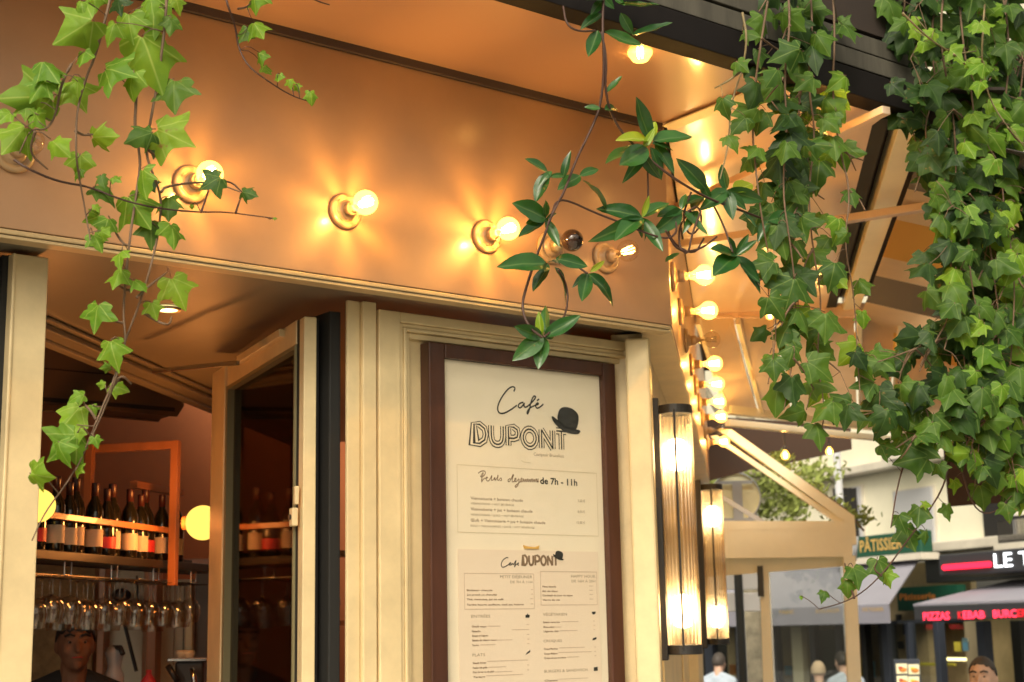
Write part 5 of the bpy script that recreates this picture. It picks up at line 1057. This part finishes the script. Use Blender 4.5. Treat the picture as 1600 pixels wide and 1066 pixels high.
JL = [(939,3,925,22),(945,0,895,7),(966,5,1024,24),(960,-5,976,18),(942,22,910,34),(934,48,919,98),(945,50,992,74),(988,55,1045,58),(970,20,988,54),(948,145,972,128),(938,170,915,162),(945,172,969,160),(960,-10,1000,-5),(935,-10,960,15),
      (1017,221,986,159),(1020,221,1078,216),(1015,221,972,212,'y'),(1005,232,1022,208,'y'),(1012,228,948,245),(1012,232,958,270),(1003,236,1026,282),(1008,236,986,274),(1022,225,1054,272),(1018,224,1050,232),(1015,221,1023,188,'y'),(1016,230,1040,278),
      (856,269,824,247),(856,269,836,310),(880,280,884,248),(905,275,939,262),(907,275,874,293),(910,283,956,309),(862,268,846,282),(880,275,866,276),
      (853,342,808,324),(853,342,814,377),(853,342,871,389),(853,342,874,336),(853,340,848,318),(850,342,826,352),
      (1003,340,944,316),(1003,340,948,372),(1003,340,966,366),(1003,340,1009,309,'y'),(1003,340,1030,400),(1003,340,1042,315),(1003,340,1000,368),(1003,340,1020,372),
      (1065,328,1030,363),(1065,328,1095,378),(1065,328,1030,336),(1098,308,1070,318),(1102,295,1066,260),(1098,308,1080,330),(1065,328,1070,300),
      (1135,297,1126,260),(1135,297,1143,344),(1135,297,1102,322),(1145,300,1178,282,'y'),(1135,297,1182,310),(1135,300,1165,330),(1135,297,1120,300),
      (856,414,792,408),(858,416,832,450),(866,418,905,462),(868,404,917,420),(858,410,870,396),(856,412,846,432),(918,428,976,468),(918,428,906,482),(922,425,942,412,'y'),(918,428,900,440),(918,428,935,445),
      (849,527,798,510),(849,527,804,558),(849,527,841,575),(849,527,900,503),(855,522,847,474),(846,524,840,492,'y'),(849,527,870,522),
      (1150,400,1113,390),(1150,400,1115,430),(1150,400,1194,455),(1150,400,1178,386),(1150,400,1130,374),(1155,410,1180,440),(1150,400,1165,372),(1200,345,1240,340),(1200,345,1225,370),(1200,345,1185,372),(1110,312,1090,285),(1160,330,1175,360),(1060,395,1042,420),(1090,330,1072,352)]
rn = random.Random(3)
for q in JL:
    bx_, by_, tx, ty = q[:4]; kd = q[4] if len(q) > 4 else 'd'; dt = rn.uniform(-.05, .05); P = vplane(bx_, by_, TV+dt*.3); T = vplane(tx, ty, TV+dt*.3) + V((0, rn.uniform(-.05, .03), 0))
    L = (T-P).length; add_leaf(cr_, rn.choice(JAS[kd]), P, T-P, V((rn.gauss(0, .45), -1, rn.gauss(.35, .4))), L*1.04, 'climber_leaf')
# right side: ivy columns
def column(path, n, sp, label, kind, t, szr=(34, 54), seed=0, mix=None, stemm=stem_m, side=1):
    rn = random.Random(seed); pts = smooth2([tuple(map(float, p)) for p in path], 2); cum = [0]
    for a, c in zip(pts[:-1], pts[1:]): cum.append(cum[-1]+math.dist(a, c))
    lv = []
    for i in range(n):
        d = cum[-1]*(i+rn.random())/n; k = max(j for j in range(len(cum)) if cum[j] <= d); k = min(k, len(pts)-2); f = (d-cum[k])/max(1e-6, cum[k+1]-cum[k])
        x = pts[k][0]*(1-f)+pts[k+1][0]*f + rn.gauss(0, 1)*sp; y = pts[k][1]*(1-f)+pts[k+1][1]*f + rn.gauss(0, 8)
        kd = kind if not mix or rn.random() > mix[1] else mix[0]; lv.append((x, y, rn.uniform(*szr), rn.gauss(0, 38) + (12 if x > pts[k][0] else -12), kd, rn.uniform(-.08, .08)))
    br = [path]
    for i in range(n//5):
        k = rn.randrange(len(path)-1); x, y = path[k]; dx = rn.choice((-1, 1))*rn.uniform(15, 45); br.append([(x, y), (x+dx*.5, y+rn.uniform(5, 25)), (x+dx, y+rn.uniform(20, 60))])
    vine(br, lv, label, kind=kind, t=t, rn=rn, stem=stemm, r=.004)
column([(1205, -30), (1190, 60), (1180, 130), (1175, 200), (1180, 260), (1190, 340), (1205, 420), (1215, 520), (1200, 600)], 20, 14, 'left strand of the ivy column, ending beside the side bulbs', 'm', TV, seed=1, mix=('d', .35))
column([(1230, -30), (1235, 40), (1225, 120), (1230, 200), (1222, 300), (1235, 380), (1245, 470), (1240, 560), (1225, 640)], 36, 17, 'densest strand of the ivy column with broad mid green leaves', 'm', TV+.04, (40, 64), 2, ('d', .3))
column([(1265, -30), (1270, 50), (1262, 130), (1275, 210), (1262, 300), (1270, 390), (1285, 470), (1275, 560), (1290, 640), (1280, 690)], 32, 15, 'ivy strand in the middle of the column passing the hidden bulb', 'm', TV, (38, 60), 3, ('b', .18))
column([(1300, -30), (1305, 60), (1300, 140), (1310, 230), (1330, 300), (1318, 380), (1335, 460), (1340, 560), (1345, 630)], 17, 13, 'right strand of the ivy column before the dark slot', 'm', TV+.02, (30, 52), 4, ('b', .25))
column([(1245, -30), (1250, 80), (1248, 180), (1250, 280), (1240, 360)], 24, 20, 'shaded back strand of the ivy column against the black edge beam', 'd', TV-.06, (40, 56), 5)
column([(1160, 20), (1168, 60), (1160, 110), (1142, 160), (1138, 230), (1125, 280)], 5, 12, 'thin bare ivy stem hanging left of the ivy column', 'm', TV+.06, (30, 44), 6, stemm=stem_g)
column([(1410, 20), (1450, 60), (1490, 85), (1525, 80)], 6, 14, 'pale arching ivy shoot crossing the top right corner', 'b', TV+.14, (24, 36), 7, stemm=stem_g)
column([(1542, -30), (1535, 50), (1534, 110), (1548, 160), (1575, 200), (1610, 240)], 15, 16, 'brightest ivy shoot hanging at the top right with pale leaves', 'b', TV+.16, (28, 40), 8, stemm=stem_g)
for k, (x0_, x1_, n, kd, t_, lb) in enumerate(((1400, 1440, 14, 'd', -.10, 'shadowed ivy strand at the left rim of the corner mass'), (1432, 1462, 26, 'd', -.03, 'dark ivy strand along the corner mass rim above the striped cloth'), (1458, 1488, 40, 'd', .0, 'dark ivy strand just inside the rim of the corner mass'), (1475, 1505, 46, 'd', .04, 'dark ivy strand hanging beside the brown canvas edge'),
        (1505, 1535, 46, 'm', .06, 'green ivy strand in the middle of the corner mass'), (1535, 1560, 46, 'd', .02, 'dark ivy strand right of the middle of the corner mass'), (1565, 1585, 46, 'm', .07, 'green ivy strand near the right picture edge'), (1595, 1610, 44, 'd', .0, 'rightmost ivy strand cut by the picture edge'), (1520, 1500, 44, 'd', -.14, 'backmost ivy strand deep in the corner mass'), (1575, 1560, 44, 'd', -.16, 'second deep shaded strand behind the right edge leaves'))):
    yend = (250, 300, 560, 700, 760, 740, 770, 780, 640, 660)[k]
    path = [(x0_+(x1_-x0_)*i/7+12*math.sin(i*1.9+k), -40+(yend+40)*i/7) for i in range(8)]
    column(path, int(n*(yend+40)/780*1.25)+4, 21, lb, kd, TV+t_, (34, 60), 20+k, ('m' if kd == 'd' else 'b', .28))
column([(1600, 480), (1560, 500), (1510, 520), (1470, 530), (1430, 545), (1390, 560), (1340, 575)], 26, 20, 'ivy runner reaching left from the corner mass over the cloth roof', 'm', TV+.05, (36, 56), 40, ('d', .4))
column([(1600, 580), (1540, 600), (1480, 600), (1430, 620), (1390, 640), (1340, 650)], 34, 22, 'lower ivy runner reaching left above the front bar', 'd', TV+.03, (38, 58), 41, ('m', .4))
column([(1590, 640), (1540, 660), (1480, 660), (1430, 680), (1400, 700)], 20, 18, 'lowest ivy runner ending beside the white building', 'm', TV+.06, (36, 56), 42, ('d', .3))
vine([[(1490, 690), (1480, 740), (1470, 770), (1440, 815), (1410, 855), (1385, 890), (1350, 925), (1318, 942), (1280, 952)], [(1378, 900), (1365, 890), (1370, 880)], [(1335, 935), (1325, 905), (1320, 880)], [(1500, 725), (1520, 795), (1550, 806), (1580, 775)], [(1420, 700), (1402, 760), (1392, 825)]],
     [(1440, 700, 60, 60, 'm'), (1428, 718, 62, -80, 'm'), (1470, 735, 30, 10, 'm'), (1535, 775, 46, 10, 'm'), (1498, 715, 40, 0, 'm'), (1520, 720, 44, 0, 'b'), (1492, 760, 26, 5), (1436, 806, 40, -10, 'm'), (1408, 815, 34, 10, 'm'), (1447, 840, 26, 0, 'm'), (1420, 840, 50, 10, 'm'), (1448, 788, 18, 80), (1378, 890, 46, 15, 'm'), (1386, 905, 30, 5), (1338, 900, 40, 10, 'm'), (1324, 918, 32, 0, 'm'), (1287, 930, 22, -20, 'm'), (1252, 934, 8, 0), (1575, 800, 34, 5, 'm'), (1595, 790, 30, 0, 'b'), (1480, 800, 30, 0, 'm'), (1390, 700, 44, 70, 'm')],
     'lone ivy twig curving down left before the far shops', stem=stem_d)
bpy.data.meshes.remove(bpy.data.meshes['x']) if 'x' in bpy.data.meshes else None
print('objects', len(bpy.data.objects))
